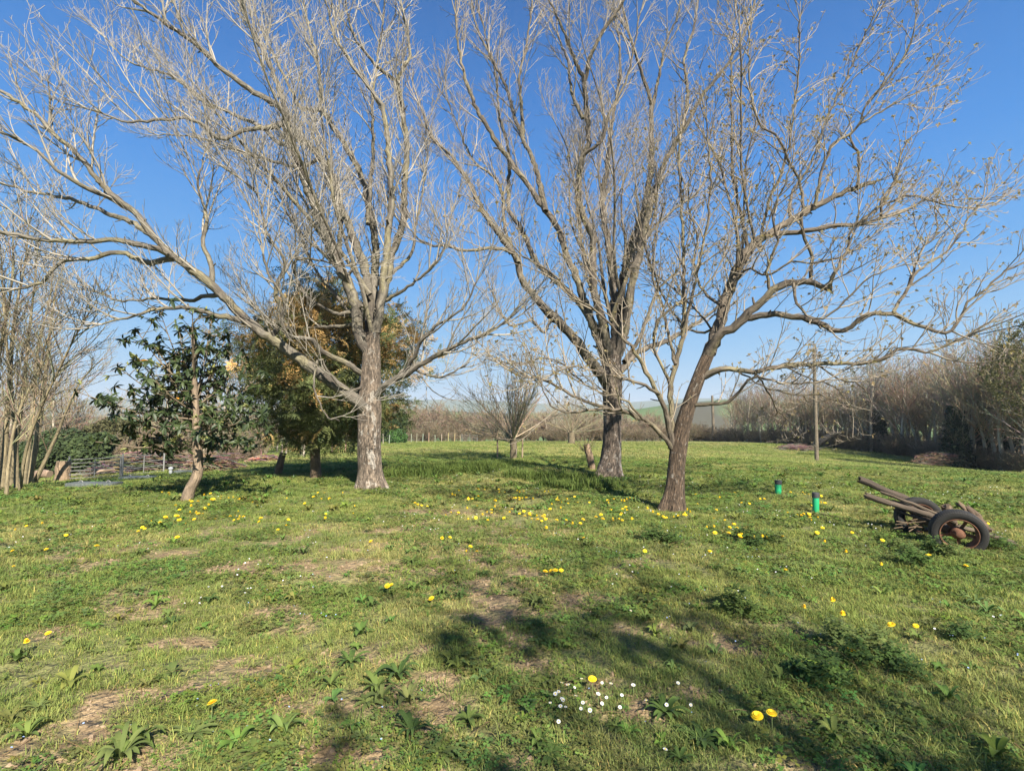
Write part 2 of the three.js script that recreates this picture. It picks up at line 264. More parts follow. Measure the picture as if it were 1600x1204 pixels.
const treeA = traced({
  name: 'bare_tree', seed: 11, slim: 0.9, label: 'big bare tree with white lichen and one long limb arching over the leafy tree', base: [582, 762],
  trunk: [[582, 764, 25], [579, 735, 20], [577, 700, 19.5], [577, 660, 19], [577, 630, 20], [579, 600, 19], [580, 570, 17], [581, 545, 15], [583, 520, 11]],
  bark: [[0.52, 0.455, 0.39], [0.75, 0.675, 0.595], 0.0, [[0.05, 0.27, 0.07, 0.07], [0.08, 0.2, 0.045, 0.06], [0.03, 0.64, 0.07, 0.05], [0.09, 0.57, 0.05, 0.06], [0.06, 0.72, 0.05, 0.05], [0.93, 0.45, 0.03, 0.03], [0.12, 0.4, 0.03, 0.06]]], limbCol: [0.255, 0.225, 0.185], lichen: 0.45,
  // r0, r1 (photo px), depth offsets at start and end (m), share of side branches, then photo points
  limbs: [
    [9, 6, 0, -0.9, 0.9, 580, 560, 560, 520, 558, 481, 547, 455, 535, 425, 520, 395, 504, 350, 490, 315, 478, 285, 465, 250, 452, 215, 447, 190],
    [5, 1.2, -0.9, -1.9, 1.2, 447, 190, 440, 170, 400, 145, 350, 110, 300, 65, 250, 30, 200, -5, 150, -40],
    [5, 1.2, -0.9, 0.2, 1.1, 449, 192, 440, 150, 425, 110, 400, 60, 380, 20, 360, -30],
    [4, 1, -0.9, -2.6, 1.2, 447, 192, 410, 200, 380, 205, 340, 215, 310, 190, 260, 185, 200, 190, 140, 170],
    [8, 5, 0, 0.9, 0.8, 580, 550, 577, 529, 578, 488, 575, 451, 569, 417, 558, 387, 543, 350, 530, 320, 520, 280, 500, 245, 465, 210],
    [4, 1, 0.9, 1.8, 1.1, 465, 210, 440, 225, 410, 200, 370, 180, 320, 160, 270, 120, 200, 95, 165, 60],
    [3.5, 1, 0.8, 2.2, 1.1, 500, 245, 470, 262, 440, 255, 390, 240, 350, 228, 310, 215, 250, 210],
    [8, 4, 0, 1.5, 0.8, 582, 550, 586, 500, 584, 462, 586, 425, 586, 387, 582, 350, 575, 320, 570, 290, 550, 245, 525, 205, 500, 170],
    [4, 1, 1.5, 1.8, 1.1, 500, 170, 502, 135, 492, 80, 480, 30, 470, -30],
    [3.5, 1, 1.5, 2.8, 1.1, 500, 172, 470, 168, 455, 140, 430, 90, 405, 40, 390, -20],
    [7, 3, 0, -0.6, 0.8, 588, 520, 595, 473, 600, 425, 605, 387, 608, 350, 612, 300, 605, 225, 597, 165, 575, 135],
    [3, 1, -0.6, -0.8, 1.1, 575, 135, 550, 100, 525, 60, 510, 10, 500, -40],
    [7, 3.5, 0, 0.4, 0.7, 588, 515, 595, 473, 605, 436, 614, 391, 629, 350, 632, 300, 635, 215, 627, 165, 620, 125],
    [3.2, 1, 0.4, 0.6, 1.0, 620, 125, 640, 85, 635, 40, 628, 10, 625, -40],
    [3.2, 1, 0.4, -0.5, 1.1, 620, 126, 600, 115, 565, 75, 550, 50, 540, 0, 535, -40],
    [4, 1, 0.3, 1.6, 1.1, 575, 350, 578, 290, 583, 230, 582, 160, 590, 90, 600, 20, 605, -40],
    [10, 5.2, 0, -1.6, 0.4, 577, 645, 558, 627, 524, 600, 487, 574, 450, 548, 423, 529, 400, 514, 375, 490, 349, 462, 322, 438, 299, 422],
    [5.2, 1.3, -1.6, -2.8, 1.15, 299, 422, 262, 391, 239, 369, 215, 335, 165, 295, 125, 245, 85, 210, 50, 175, 0, 140, -60, 100],
    [4.5, 1.2, -1.7, -3.2, 1.1, 280, 405, 240, 386, 187, 376, 150, 376, 93, 376, 37, 369, 0, 360, -60, 345],
    [4, 1.2, -1.7, -2.2, 1.1, 270, 404, 224, 409, 187, 393, 150, 402, 93, 410, 66, 440, 20, 452, -40, 455],
    [4, 1, -1.7, -1.0, 1.1, 240, 370, 210, 350, 160, 330, 110, 310, 50, 300, 0, 285, -50, 270],
    [3.5, 1, -1.8, -3.4, 1.1, 200, 325, 150, 300, 100, 275, 50, 230, 0, 205, -50, 180],
    [4.5, 1, -1.2, -2.4, 0.9, 374, 500, 336, 492, 299, 481, 262, 481, 224, 488, 185, 500, 160, 505],
    [3.5, 1, -1.3, -0.4, 0.9, 345, 462, 320, 462, 299, 469, 243, 466, 187, 469, 150, 455],
    [4, 1, -1.4, -1.4, 1.1, 330, 448, 330, 415, 318, 380, 322, 340, 310, 290, 315, 250],
    [4, 1, -0.8, -2.0, 1.1, 423, 529, 440, 490, 430, 455, 445, 410, 420, 370, 400, 300, 385, 285],
    [5, 1.2, 0, -2.2, 0.7, 570, 585, 539, 566, 509, 552, 483, 529, 455, 528, 440, 500, 445, 470, 420, 430, 410, 395],
    [4, 1.2, 0, 1.6, 0.8, 560, 505, 524, 511, 502, 511, 476, 514, 450, 512, 420, 500, 390, 470],
    [3.5, 1, 0, -1.5, 1.0, 560, 480, 530, 490, 500, 478, 480, 465, 462, 430, 458, 410, 480, 405, 540, 415],
    [6, 1.5, 0, -1.2, 0.9, 583, 622, 595, 610, 610, 597, 636, 582, 659, 567, 687, 552, 725, 533, 758, 524, 790, 500],
    [3.5, 1, -0.4, -1.6, 0.9, 625, 588, 645, 560, 660, 530, 680, 511, 725, 477, 745, 440],
    [3, 1, -0.2, 1.2, 0.9, 605, 600, 640, 575, 680, 590, 720, 575, 735, 560],
    [2, 0.8, 0, -1.8, 0.35, 575, 600, 545, 610, 520, 590, 500, 560, 490, 600, 510, 650, 530, 655],
    [3, 1, 0.4, 1.0, 1.1, 607, 430, 640, 400, 650, 350, 660, 300, 668, 250],
    [3, 1, 0.2, -0.8, 1.1, 600, 470, 635, 450, 660, 430, 690, 400, 700, 360],
  ],
  extra: { n: 7, from: [[582, 540], [560, 480], [530, 410], [578, 460]], el: [0.7, 1.2], len: 5.6, r: 0.05, lean: -0.45 },
  style: { perLimb: 2.8, from: 0.32, ang: 0.75, lift: 0.35, bend: 0.35, rmin: 0.0042, col: twigTan,
    lv: [{ seg: 7, wob: 0.2, up: 0.75, len: 1.35, r: 0.02 }, { seg: 5, wob: 0.2, up: 0.7, per: 5.6, t0: 0.12, ang: 0.65, len: 0.66, r: 0.0092 }, { seg: 3, wob: 0.2, up: 0.5, per: 5.2, t0: 0.25, ang: 0.6, len: 0.3, r: 0.005 }] },
});
const treeB = traced({
  name: 'bare_tree', seed: 23, slim: 0.9, label: 'tall bare tree with a grey trunk forking into many steep limbs beside the leaning stump', base: [950, 746],
  trunk: [[950, 748, 23], [953, 725, 17.5], [956, 695, 15.5], [957, 660, 14.5], [957, 630, 15.5], [957, 605, 17], [958, 580, 16], [959, 555, 13]],
  bark: [[0.42, 0.365, 0.32], [0.66, 0.59, 0.525], 0.0, [[0.14, 0.3, 0.04, 0.2], [0.17, 0.15, 0.03, 0.12]]], limbCol: [0.215, 0.18, 0.148], lichen: 0.25,
  limbs: [
    [9, 4, 0, -1.2, 0.7, 952, 600, 938, 582, 919, 559, 897, 529, 871, 500, 844, 473, 818, 440, 807, 406, 796, 387],
    [4.5, 1, -1.2, -1.8, 1.1, 800, 395, 781, 366, 758, 336, 728, 277, 702, 240, 675, 215, 660, 170],
    [3, 1, -1.2, -2.4, 1.1, 798, 390, 760, 388, 728, 392, 700, 385, 669, 381, 640, 360],
    [3, 1, -1.2, 0.4, 1.1, 810, 410, 790, 360, 785, 310, 775, 280, 740, 250, 700, 160],
    [6, 3, 0, 1.2, 0.8, 952, 585, 934, 529, 923, 500, 908, 477, 874, 443, 844, 417, 814, 355, 796, 329, 796, 258],
    [3, 0.9, 1.2, 1.4, 1.1, 796, 262, 792, 220, 780, 180, 775, 120, 760, 60, 745, 0],
    [7, 3, 0, -0.6, 0.8, 953, 575, 934, 526, 908, 455, 897, 425, 882, 390, 874, 359, 852, 329, 826, 291, 799, 254, 773, 217, 751, 183],
    [3, 0.9, -0.6, -0.9, 1.1, 751, 183, 732, 138, 721, 97, 713, 49, 712, 0, 705, -40],
    [4.5, 1, -0.5, 1.5, 1.0, 852, 329, 837, 262, 818, 217, 803, 179, 792, 138, 777, 108, 762, 78, 747, 49, 735, -10],
    [3.2, 1, 0.2, 0.9, 1.0, 818, 217, 815, 170, 812, 120, 822, 70, 830, 20, 832, -40],
    [7, 3.2, 0, -1.5, 0.7, 957, 570, 945, 520, 935, 480, 927, 448, 925, 366, 908, 329, 904, 291, 908, 254, 919, 224, 917, 179, 913, 127],
    [3, 1, -1.5, -1.8, 0.9, 913, 127, 897, 90, 878, 41, 859, 0, 840, -40],
    [3, 1.5, -1.5, -2.4, 0.8, 914, 125, 923, 86, 945, 45, 970, 7, 990, -40],
    [3, 1, -1.5, -1.2, 0.8, 911, 185, 893, 140, 888, 100, 872, 55],
    [2.5, 1, -1.5, -2.2, 0.8, 912, 242, 937, 222, 952, 180, 980, 120, 990, 80, 1000, 20],
    [7, 2.5, 0, 1.0, 0.8, 960, 560, 960, 492, 957, 443, 952, 387, 949, 374, 941, 321, 949, 262, 953, 217, 960, 170, 970, 120],
    [2.6, 1, 1.0, 1.8, 1.0, 970, 120, 968, 70, 960, 20, 955, -40],
    [8, 3.5, 0, 0.6, 0.7, 963, 560, 968, 518, 971, 462, 983, 392, 1001, 344, 1016, 277, 1018, 217, 1018, 164],
    [3.4, 1, 0.6, 0, 1.0, 1018, 164, 1009, 131, 990, 75, 975, 15, 965, -40],
    [3, 1, 0.6, 1.6, 1.0, 1018, 170, 1030, 120, 1040, 70, 1060, 20, 1065, -40],
    [8, 3, 0, -0.8, 0.7, 966, 555, 979, 500, 986, 455, 1001, 387, 1024, 295, 1046, 239, 1069, 202],
    [3, 1, -0.8, -1.6, 1.0, 1069, 202, 1098, 149, 1128, 112, 1160, 60, 1180, 0, 1190, -40],
    [3, 1, -0.8, 0.2, 1.0, 1066, 206, 1075, 150, 1070, 90, 1085, 40, 1095, -20],
    [6, 1.2, 0, 1.8, 0.9, 968, 580, 990, 556, 1009, 544, 1042, 533, 1080, 510, 1120, 480, 1150, 440],
    [4, 1, 0, 2.2, 0.9, 975, 565, 1001, 526, 1009, 503, 1030, 450, 1060, 420, 1080, 350],
    [3, 1, -0.4, -1.4, 0.9, 880, 510, 862, 500, 850, 520, 830, 500, 800, 510, 780, 480],
    [2.8, 1, 0.3, 1.4, 1.0, 985, 420, 1010, 370, 1050, 330, 1090, 300, 1120, 250],
  ],
  extra: { n: 9, from: [[958, 560], [955, 500], [970, 480]], el: [0.9, 1.35], len: 6, r: 0.06, lean: 0 },
  style: { perLimb: 2.3, from: 0.25, ang: 0.62, lift: 0.3, bend: 0.3, rmin: 0.0045, col: (lv, R) => mixc([0.3, 0.26, 0.21], [0.36, 0.31, 0.255], R()),
    lv: [{ seg: 7, wob: 0.2, up: 0.8, len: 1.35, r: 0.018 }, { seg: 5, wob: 0.18, up: 0.7, per: 5, t0: 0.15, ang: 0.6, len: 0.65, r: 0.0085 }, { seg: 3, wob: 0.18, up: 0.5, per: 5.2, t0: 0.25, ang: 0.55, len: 0.32, r: 0.0052 }] },
});
const treeC = traced({
  name: 'bare_tree', seed: 37, slim: 0.82, label: 'crooked bare tree with sawn stubs and opening leaf buds, next to the green pipes', base: [1051, 797],
  trunk: [[1050, 799, 22], [1054, 770, 17], [1057, 735, 15.5], [1060, 705, 15.5], [1066, 670, 14], [1075, 637, 12.5], [1090, 595, 12], [1104, 560, 11.5], [1116, 535, 10.5]],
  bark: [[0.4, 0.335, 0.275], [0.65, 0.55, 0.455], -0.06], limbCol: [0.205, 0.165, 0.127], lichen: 0.3,
  limbs: [
    [10, 6.5, 0, 0.5, 0.6, 1108, 552, 1120, 520, 1125, 505, 1137, 457, 1155, 411, 1173, 386, 1187, 374],
    [6.5, 3.5, 0.5, 0.9, 1.2, 1187, 374, 1223, 352, 1255, 333, 1296, 310, 1330, 295, 1365, 285],
    [4.5, 2.5, 0.55, -0.1, 1.0, 1210, 366, 1245, 362, 1283, 356, 1342, 349, 1376, 342],
    [2, 0.8, -0.1, -0.3, 1.0, 1376, 342, 1376, 315, 1397, 283, 1415, 228, 1438, 196],
    [7.5, 4, 0, -0.9, 0.7, 1104, 556, 1125, 525, 1150, 507, 1191, 470, 1219, 447, 1260, 441, 1299, 452],
    [3, 1, -0.9, -1.2, 1.0, 1297, 452, 1303, 430, 1324, 388, 1330, 365, 1345, 330],
    [5, 3, -0.4, -1.1, 0.8, 1160, 497, 1214, 491, 1260, 498, 1319, 516, 1335, 505, 1356, 493, 1397, 489],
    [2.8, 1, -1.1, -1.3, 1.0, 1397, 489, 1420, 502, 1450, 512, 1479, 521, 1511, 475, 1534, 457, 1570, 425, 1598, 411],
    [2.4, 0.8, -1.1, -0.8, 1.0, 1395, 489, 1420, 447, 1438, 420, 1484, 388, 1510, 350, 1534, 315],
    [2, 0.8, -0.8, 0.2, 1.0, 1420, 447, 1440, 390, 1460, 370, 1465, 335],
    [5, 1.5, 0, -1.2, 1.0, 1092, 590, 1129, 577, 1177, 581, 1221, 571, 1277, 569, 1349, 567, 1383, 560, 1409, 545, 1450, 550, 1490, 535],
    [1.5, 0.5, -0.2, 0.6, 0.45, 1221, 571, 1260, 590, 1295, 600, 1325, 625, 1340, 655, 1350, 680],
    [1.6, 0.5, -0.2, -0.7, 0.45, 1150, 578, 1190, 600, 1230, 615, 1280, 618, 1315, 630, 1340, 645],
    [1.5, 0.5, -0.3, 0.5, 0.5, 1180, 581, 1200, 610, 1215, 640, 1240, 665, 1255, 690],
    [1.4, 0.5, -0.5, -1.2, 0.5, 1277, 569, 1310, 590, 1340, 600, 1360, 625, 1365, 650],
    [3, 1, 0, -1.0, 0.9, 1078, 632, 1110, 630, 1140, 625, 1160, 605, 1180, 590, 1230, 600, 1290, 595],
    [5.2, 2, 0, -0.6, 0.5, 1050, 700, 1044, 657, 1034, 625, 1018, 597, 998, 557, 970, 524],
    [1.8, 0.8, -0.6, -1.6, 1.0, 970, 524, 927, 481, 893, 462, 863, 425, 830, 410, 790, 370],
    [1.8, 0.8, -0.6, 0.3, 1.0, 985, 538, 960, 500, 940, 450, 915, 400, 905, 340],
    [5, 1.6, 0, 0.4, 0.7, 1052, 700, 1049, 650, 1048, 597, 1056, 569, 1066, 525, 1070, 450, 1068, 390, 1064, 300, 1060, 220],
    [2.8, 1, 0.2, -0.8, 0.9, 1048, 600, 1030, 565, 1022, 521, 1034, 493, 1062, 474, 1090, 460, 1120, 420],
    [4, 1.5, 0, -1.2, 0.8, 1050, 702, 1030, 673, 998, 653, 970, 641, 942, 636, 893, 615, 852, 593, 830, 590],
    [2, 0.8, -0.8, -1.4, 0.9, 950, 638, 915, 640, 880, 645, 855, 625, 845, 600],
    [2, 0.8, -0.6, -1.0, 0.9, 1005, 655, 970, 620, 930, 610, 890, 580, 860, 560, 830, 565],
    [2.6, 1, -0.4, -1.2, 0.9, 1030, 615, 1000, 600, 960, 588, 900, 572, 860, 585],
    [2.8, 1, 0.1, 0.9, 0.9, 1056, 569, 1040, 500, 1020, 430, 1000, 350, 990, 270],
    [2.8, 1, 0.2, -0.6, 0.9, 1066, 525, 1085, 450, 1100, 380, 1110, 300, 1105, 190],
    [2.6, 1, 0.2, 1.0, 1.0, 1130, 480, 1105, 460, 1085, 420, 1090, 370, 1075, 320, 1080, 260],
    [3, 1, 0.6, 0.9, 1.0, 1168, 385, 1155, 320, 1146, 274, 1143, 183, 1143, 91, 1150, 20],
    [2.8, 1, 0, -0.6, 1.0, 1267, 438, 1269, 402, 1255, 356, 1251, 292, 1232, 247, 1219, 219, 1187, 192, 1173, 137, 1170, 60],
    [2.8, 1, 0.6, 0.3, 1.0, 1273, 322, 1283, 274, 1301, 228, 1337, 201, 1356, 160, 1392, 119, 1420, 73, 1429, 37],
    [2.6, 1, 0.6, 1.2, 1.0, 1232, 347, 1240, 300, 1270, 250, 1290, 190, 1320, 130, 1345, 70, 1370, 20],
    [2.6, 1, 0.5, -0.3, 1.0, 1190, 372, 1200, 320, 1225, 260, 1240, 180, 1248, 100, 1250, 30],
    [2.4, 1, -0.4, -0.8, 1.0, 1205, 458, 1200, 420, 1215, 380, 1208, 330, 1225, 290, 1240, 250],
    [2.4, 0.9, 0.7, 0.2, 1.0, 1340, 293, 1345, 250, 1330, 210, 1350, 190, 1400, 160, 1440, 140],
    [2.4, 0.9, -0.2, 0.4, 1.0, 1340, 350, 1380, 320, 1420, 305, 1470, 318, 1510, 325, 1556, 315],
    [2.2, 0.8, -0.9, -1.6, 1.0, 1240, 443, 1250, 480, 1280, 500, 1320, 470, 1350, 440, 1390, 420],
    [2.4, 0.9, 0.2, -1.0, 1.0, 1140, 450, 1170, 420, 1200, 430, 1240, 410, 1280, 410, 1320, 400],
    [2.2, 0.9, 0.2, 1.4, 1.0, 1118, 510, 1090, 520, 1060, 500, 1030, 450, 1020, 390, 1035, 330],
  ],
  extra: { n: 5, from: [[1120, 525], [1150, 430], [1180, 378]], el: [0.5, 1.2], len: 3, r: 0.028, lean: 0.1 },
  style: { perLimb: 4.8, from: 0.18, ang: 0.8, lift: 0.3, bend: 0.8, rmin: 0.0038, col: (lv, R) => mixc([0.31, 0.255, 0.19], [0.37, 0.315, 0.24], R()),
    lv: [{ seg: 8, wob: 0.28, up: 0.6, len: 0.95, r: 0.012 }, { seg: 5, wob: 0.25, up: 0.55, per: 6.5, t0: 0.2, ang: 0.7, len: 0.36, r: 0.0065 }, { seg: 3, wob: 0.2, up: 0.5, per: 3.2, t0: 0.4, ang: 0.6, len: 0.14, r: 0.0048 }] },
});
{ // opening leaf buds at the twig ends of the crooked tree
  const b = new Buf(), R = rng(5);
  for (const [p, d] of treeC.tips) {
    if (R() > 0.6) continue;
    const n = 5 + Math.floor(R() * 5), c = mixc([0.36, 0.31, 0.12], [0.4, 0.29, 0.15], R());
    for (let k = 0; k < n; k++) {
      const w = perp(d, R), l = 0.025 + R() * 0.04, e = d.clone().multiplyScalar(0.2 + R() * 1.2).addScaledVector(w, 0.9).normalize(), s = e.clone().cross(d).normalize().multiplyScalar(l * 0.26), nn = e.clone().cross(s).normalize();
      const m = p.clone().addScaledVector(e, l * 0.5), q = p.clone().addScaledVector(e, l).add(V(0, -0.2 * l, 0)), a = b.v(p.x, p.y, p.z, nn.x, nn.y, nn.z, 0, 0, c), x = b.v(m.x + s.x, m.y + s.y, m.z + s.z, nn.x, nn.y, nn.z, 0, 0, c), y = b.v(m.x - s.x, m.y - s.y, m.z - s.z, nn.x, nn.y, nn.z, 0, 0, c), z = b.v(q.x, q.y, q.z, nn.x, nn.y, nn.z, 0, 0, c);
      b.tri(a, y, x); b.tri(x, y, z);
    }
  }
  part(treeC.root, 'leaf_buds', b.geo(), Object.assign(leafMat.clone(), { transmission: 0.6, roughness: 1 }), 'stuff');
}
console.log('big trees', treeA.tips.length, treeB.tips.length, treeC.tips.length);
// ---------------------------------------------------------------- other trees
function bark(root, name, pts, r0, r1, sides, col, seed, flare = 0) {
  const b = new Buf(), n = pts.length - 1;
  tube(b, pts, (i) => (r0 + (r1 - r0) * (i / n)) * (1 + flare * Math.exp(-i * 0.6)), sides, (i, a) => col.map((x) => x * (0.85 + 0.3 * fbm(i * 0.4 + seed, a, 2, 6))), (i, a) => 1 + (fbm(i * 0.3 + seed, Math.cos(a) * 1.5, 2, 4) - 0.5) * 0.2, 1);
  return part(root, name, b.geo(), barkMat);
}
// dark-leaved small tree (large glossy leaves in whorls)
{
  const base = G(292, 781), D = -base.z, root = thing('leafy_tree', 'small evergreen tree with large dark glossy leaves and a bent pale trunk', 'tree', base), R = rng(71), m2 = D / F, loc = (x, y, dz) => P(x, y, D + dz).sub(base);
  const tp = smooth([[290, 786], [297, 764], [308, 742], [309, 715], [307, 690], [306, 650], [304, 610], [303, 560], [300, 520]].map(([x, y]) => loc(x, y, 0)), 0.06);
  bark(root, 'trunk', tp, 8.5 * m2, 2 * m2, 14, [0.36, 0.27, 0.19], 3, 0.25);
  const crown = new THREE.Group(); crown.name = 'crown'; root.add(crown);
  const ends = [[120, 612], [150, 690], [195, 668], [185, 575], [212, 515], [250, 488], [300, 483], [330, 500], [352, 528], [382, 556], [402, 590], [415, 640], [402, 678], [368, 690], [340, 662], [262, 690], [228, 702], [268, 640], [240, 598], [290, 560], [330, 600], [362, 634], [205, 610], [280, 520], [325, 545], [250, 550], [230, 645], [300, 625], [390, 620], [350, 580], [180, 640], [275, 590], [215, 560], [320, 640], [380, 655]];
  const leaves = [], bb = new Buf();
  ends.forEach(([ex, ey], k) => {
    const s = clamp(0.25 + (745 - ey) / 330 * 0.55 + (R() - 0.5) * 0.1, 0.3, 0.95), p0 = tp[Math.floor(s * (tp.length - 1))].clone(), dz = (R() - 0.5) * 2.6, p3 = loc(ex, ey, dz), mid = p0.clone().lerp(p3, 0.5).add(V(0, -0.12, 0));
    const pts = smooth([p0, mid, p3], 0.1); tube(bb, pts, (i) => 0.02 - 0.014 * i / pts.length, 5, [0.2, 0.15, 0.1]);
    const nt = 12 + Math.floor(R() * 4);
    for (let q = 0; q < nt; q++) {
      const f = 0.25 + 0.75 * (q + 1) / nt, c = pts[Math.min(pts.length - 1, Math.floor(f * (pts.length - 1)))], d = p3.clone().sub(p0).normalize(), w = q === nt - 1 ? d : d.multiplyScalar(0.3).add(V((R() - 0.5) * 1.6, R() * 0.9 - 0.2, (R() - 0.5) * 1.6)).normalize(), tip = c.clone().addScaledVector(w, q === nt - 1 ? 0.02 : 0.15 + R() * 0.3);
      tube(bb, [c, c.clone().lerp(tip, 0.5), tip], (i) => 0.009 - 0.002 * i, 4, [0.2, 0.16, 0.1]);
      const young = R() < 0.16, nl = 9 + Math.floor(R() * 4);
      for (let l = 0; l < nl; l++) {
        const a = l * 2.4 + R(), el = young ? 0.9 + R() * 0.4 : -0.35 + R() * 0.9, x = perp(w, () => 0.37), dir = x.applyAxisAngle(w, a).multiplyScalar(Math.cos(el)).addScaledVector(w, Math.sin(el)).normalize();
        dir.y -= young ? 0 : 0.25; dir.normalize();
        const nrm = w.clone().addScaledVector(UP, 0.8); nrm.addScaledVector(dir, -nrm.dot(dir)).normalize();
        const m = new THREE.Matrix4().makeBasis(nrm.clone().cross(dir).negate().normalize().negate(), nrm, dir), sc = (young ? 0.7 : 1) * (0.4 + R() * 0.4);
        m.scale(V(sc, sc, sc)); m.setPosition(tip);
        leaves.push([m, young ? 2 : R() < 0.004 ? 3 : R() < 0.4 ? 1 : 0, tip.z]);
      }
    }
  });
  part(crown, 'branches', bb.geo(), twigMat, 'stuff');
  const leafGeo = (() => { const b = new Buf(), L = 0.24, W = 0.04, n = 5; for (let i = 0; i <= n; i++) { const t = i / n, w = W * Math.pow(Math.sin(Math.PI * Math.min(1, t * 0.93 + 0.05)), 0.8) * (t > 0.99 ? 0.05 : 1), y = -0.06 * t * t, z = L * t; for (const s of [-1, 0, 1]) b.v(s * w, y + Math.abs(s) * w * 0.35, z, 0, 1, 0, s, t, [1, 1, 1]); }
    for (let i = 0; i < n; i++) for (let k = 0; k < 2; k++) { const a = i * 3 + k; b.tri(a, a + 3, a + 1); b.tri(a + 1, a + 3, a + 4); } const g = b.geo(); g.computeVertexNormals(); return g; })();
  const lm = [[0.026, 0.042, 0.015], [0.047, 0.068, 0.022], [0.22, 0.23, 0.08], [0.5, 0.22, 0.03]].map((c) => new THREE.MeshPhysicalMaterial({ color: new THREE.Color().setRGB(...c), roughness: 0.5, specularIntensity: 0.7, side: THREE.DoubleSide }));
  leaves.sort((a, b) => b[2] - a[2]);
  leaves.slice(0, 300).forEach(([m, c]) => { const o = part(crown, 'leaf', leafGeo, lm[c]); m.decompose(o.position, o.quaternion, o.scale); });
  for (let c = 0; c < 4; c++) { const b = new Buf(), v = V(), q = V(), gp = leafGeo.attributes.position, gn = leafGeo.attributes.normal, ix = leafGeo.index.array; for (const [m, k] of leaves.slice(300)) if (k === c) { const s = b.p.length / 3; for (let i = 0; i < gp.count; i++) { v.fromBufferAttribute(gp, i).applyMatrix4(m); q.fromBufferAttribute(gn, i).transformDirection(m); b.v(v.x, v.y, v.z, q.x, q.y, q.z); } for (const i of ix) b.i.push(s + i); } if (!b.empty) part(crown, 'foliage', b.geo(), lm[c], 'stuff'); }
}
// feathery dark evergreen with faded orange blossom
const sprayGeo = (() => { const b = new Buf(), R = rng(3), w = [1, 1, 1]; for (let f = 0; f < 5; f++) { const a = (f - 2) * 0.55 + (R() - 0.5) * 0.3, dx = Math.sin(a), dz = Math.cos(a), L = 0.26 + R() * 0.1, dr = 0.25 + R() * 0.5; for (let k = 0; k < 8; k++) { const t = (k + 1) / 8, x = dx * L * t, z = dz * L * t, y = -dr * L * t * t + (R() - 0.5) * 0.03, l = 0.06 * (1.2 - t * 0.7); for (const s of [-1, 1]) { const ex = x + s * dz * l, ez = z - s * dx * l, ey = y - 0.015 + (R() - 0.5) * 0.03, hw = 0.011; const i0 = b.v(x - dx * hw, y, z - dz * hw, 0, 1, 0, 0, 0, w), i1 = b.v(x + dx * hw, y, z + dz * hw, 0, 1, 0, 0, 0, w), i2 = b.v(ex, ey, ez, 0, 1, 0, 0, 0, w); s > 0 ? b.tri(i0, i1, i2) : b.tri(i0, i2, i1); } } } const g = b.geo(); g.computeVertexNormals(); return g; })();
function instanced(parent, name, geo, m, list, kind = 'stuff') {
  const o = shadows(new THREE.InstancedMesh(geo, m, list.length)); o.name = parent === scene ? numbered(name) : name; o.userData.kind = kind; const M = new THREE.Matrix4(), c = new THREE.Color();
  list.forEach(([p, q, s, col], i) => { M.compose(p, q, s); o.setMatrixAt(i, M); if (col) o.setColorAt(i, c.setRGB(col[0], col[1], col[2])); }); parent.add(o); return o;
}
const quat = (R, tilt = 0.4) => new THREE.Quaternion().setFromEuler(new THREE.Euler((R() - 0.5) * 2 * tilt, R() * 6.283, (R() - 0.5) * 2 * tilt, 'YXZ'));
{
  const base = G(493, 746), D = -base.z, root = thing('evergreen_tree', 'feathery dark evergreen tree with faded orange blossom behind the big bare trunk', 'tree', base), R = rng(91), m2 = D / F, loc = (x, y, dz) => P(x, y, D + dz).sub(base);
  const tp = smooth([[494, 750], [493, 725], [491, 695], [484, 655], [474, 610], [466, 565], [470, 520], [476, 470]].map(([x, y]) => loc(x, y, 0)), 0.1);
  bark(root, 'trunk', tp, 8 * m2, 2.5 * m2, 12, [0.26, 0.185, 0.125], 5, 0.25);
  const list = [], bb = new Buf();
  for (let k = 0; k < 150; k++) {
    let ex, ey, dz; for (;;) { ex = 335 + R() * 350; ey = 408 + R() * 292; dz = (R() * 2 - 1) * 2.3; const q = Math.pow((ex - 510) / 175, 2) + Math.pow((ey - 562) / 152, 2) + Math.pow(dz / 2.5, 2); if (q < 1 && q > 0.4) break; }
    const s = clamp(0.2 + (720 - ey) / 330 * 0.6, 0.25, 0.97), p0 = tp[Math.floor(s * (tp.length - 1))], p3 = loc(ex, ey, dz), pts = smooth([p0, p0.clone().lerp(p3, 0.5).add(V(0, 0.15, 0)), p3], 0.15);
    tube(bb, pts, (i) => 0.022 - 0.015 * i / pts.length, 4, [0.2, 0.15, 0.1]);
    const hi = sstep(620, 500, ey) * 0.75 + sstep(580, 640, ex) * 0.35, orange = R() < hi;
    const cnt = 25; for (let q = 0; q < cnt; q++) { const f = 0.55 + 0.47 * R(), c = pts[Math.min(pts.length - 1, Math.floor(f * (pts.length - 1)))].clone().add(V((R() - 0.5) * 1.05, (R() - 0.5) * 0.7, (R() - 0.5) * 1.05)), o = orange ? R() < 0.58 : R() < 0.05, v = 0.7 + R() * 0.7, sc = 0.75 + R() * 0.6; list.push([c, quat(R, 1.25), V(sc, sc, sc), (o ? mixc([0.5, 0.31, 0.11], [0.4, 0.3, 0.13], R()) : mixc([0.06, 0.095, 0.032], [0.17, 0.185, 0.06], R())).map((x) => x * v)]); }
  }
  const crown = part(root, 'branches', bb.geo(), twigMat, 'stuff');
  instanced(root, 'foliage', sprayGeo, leafMat, list);
}
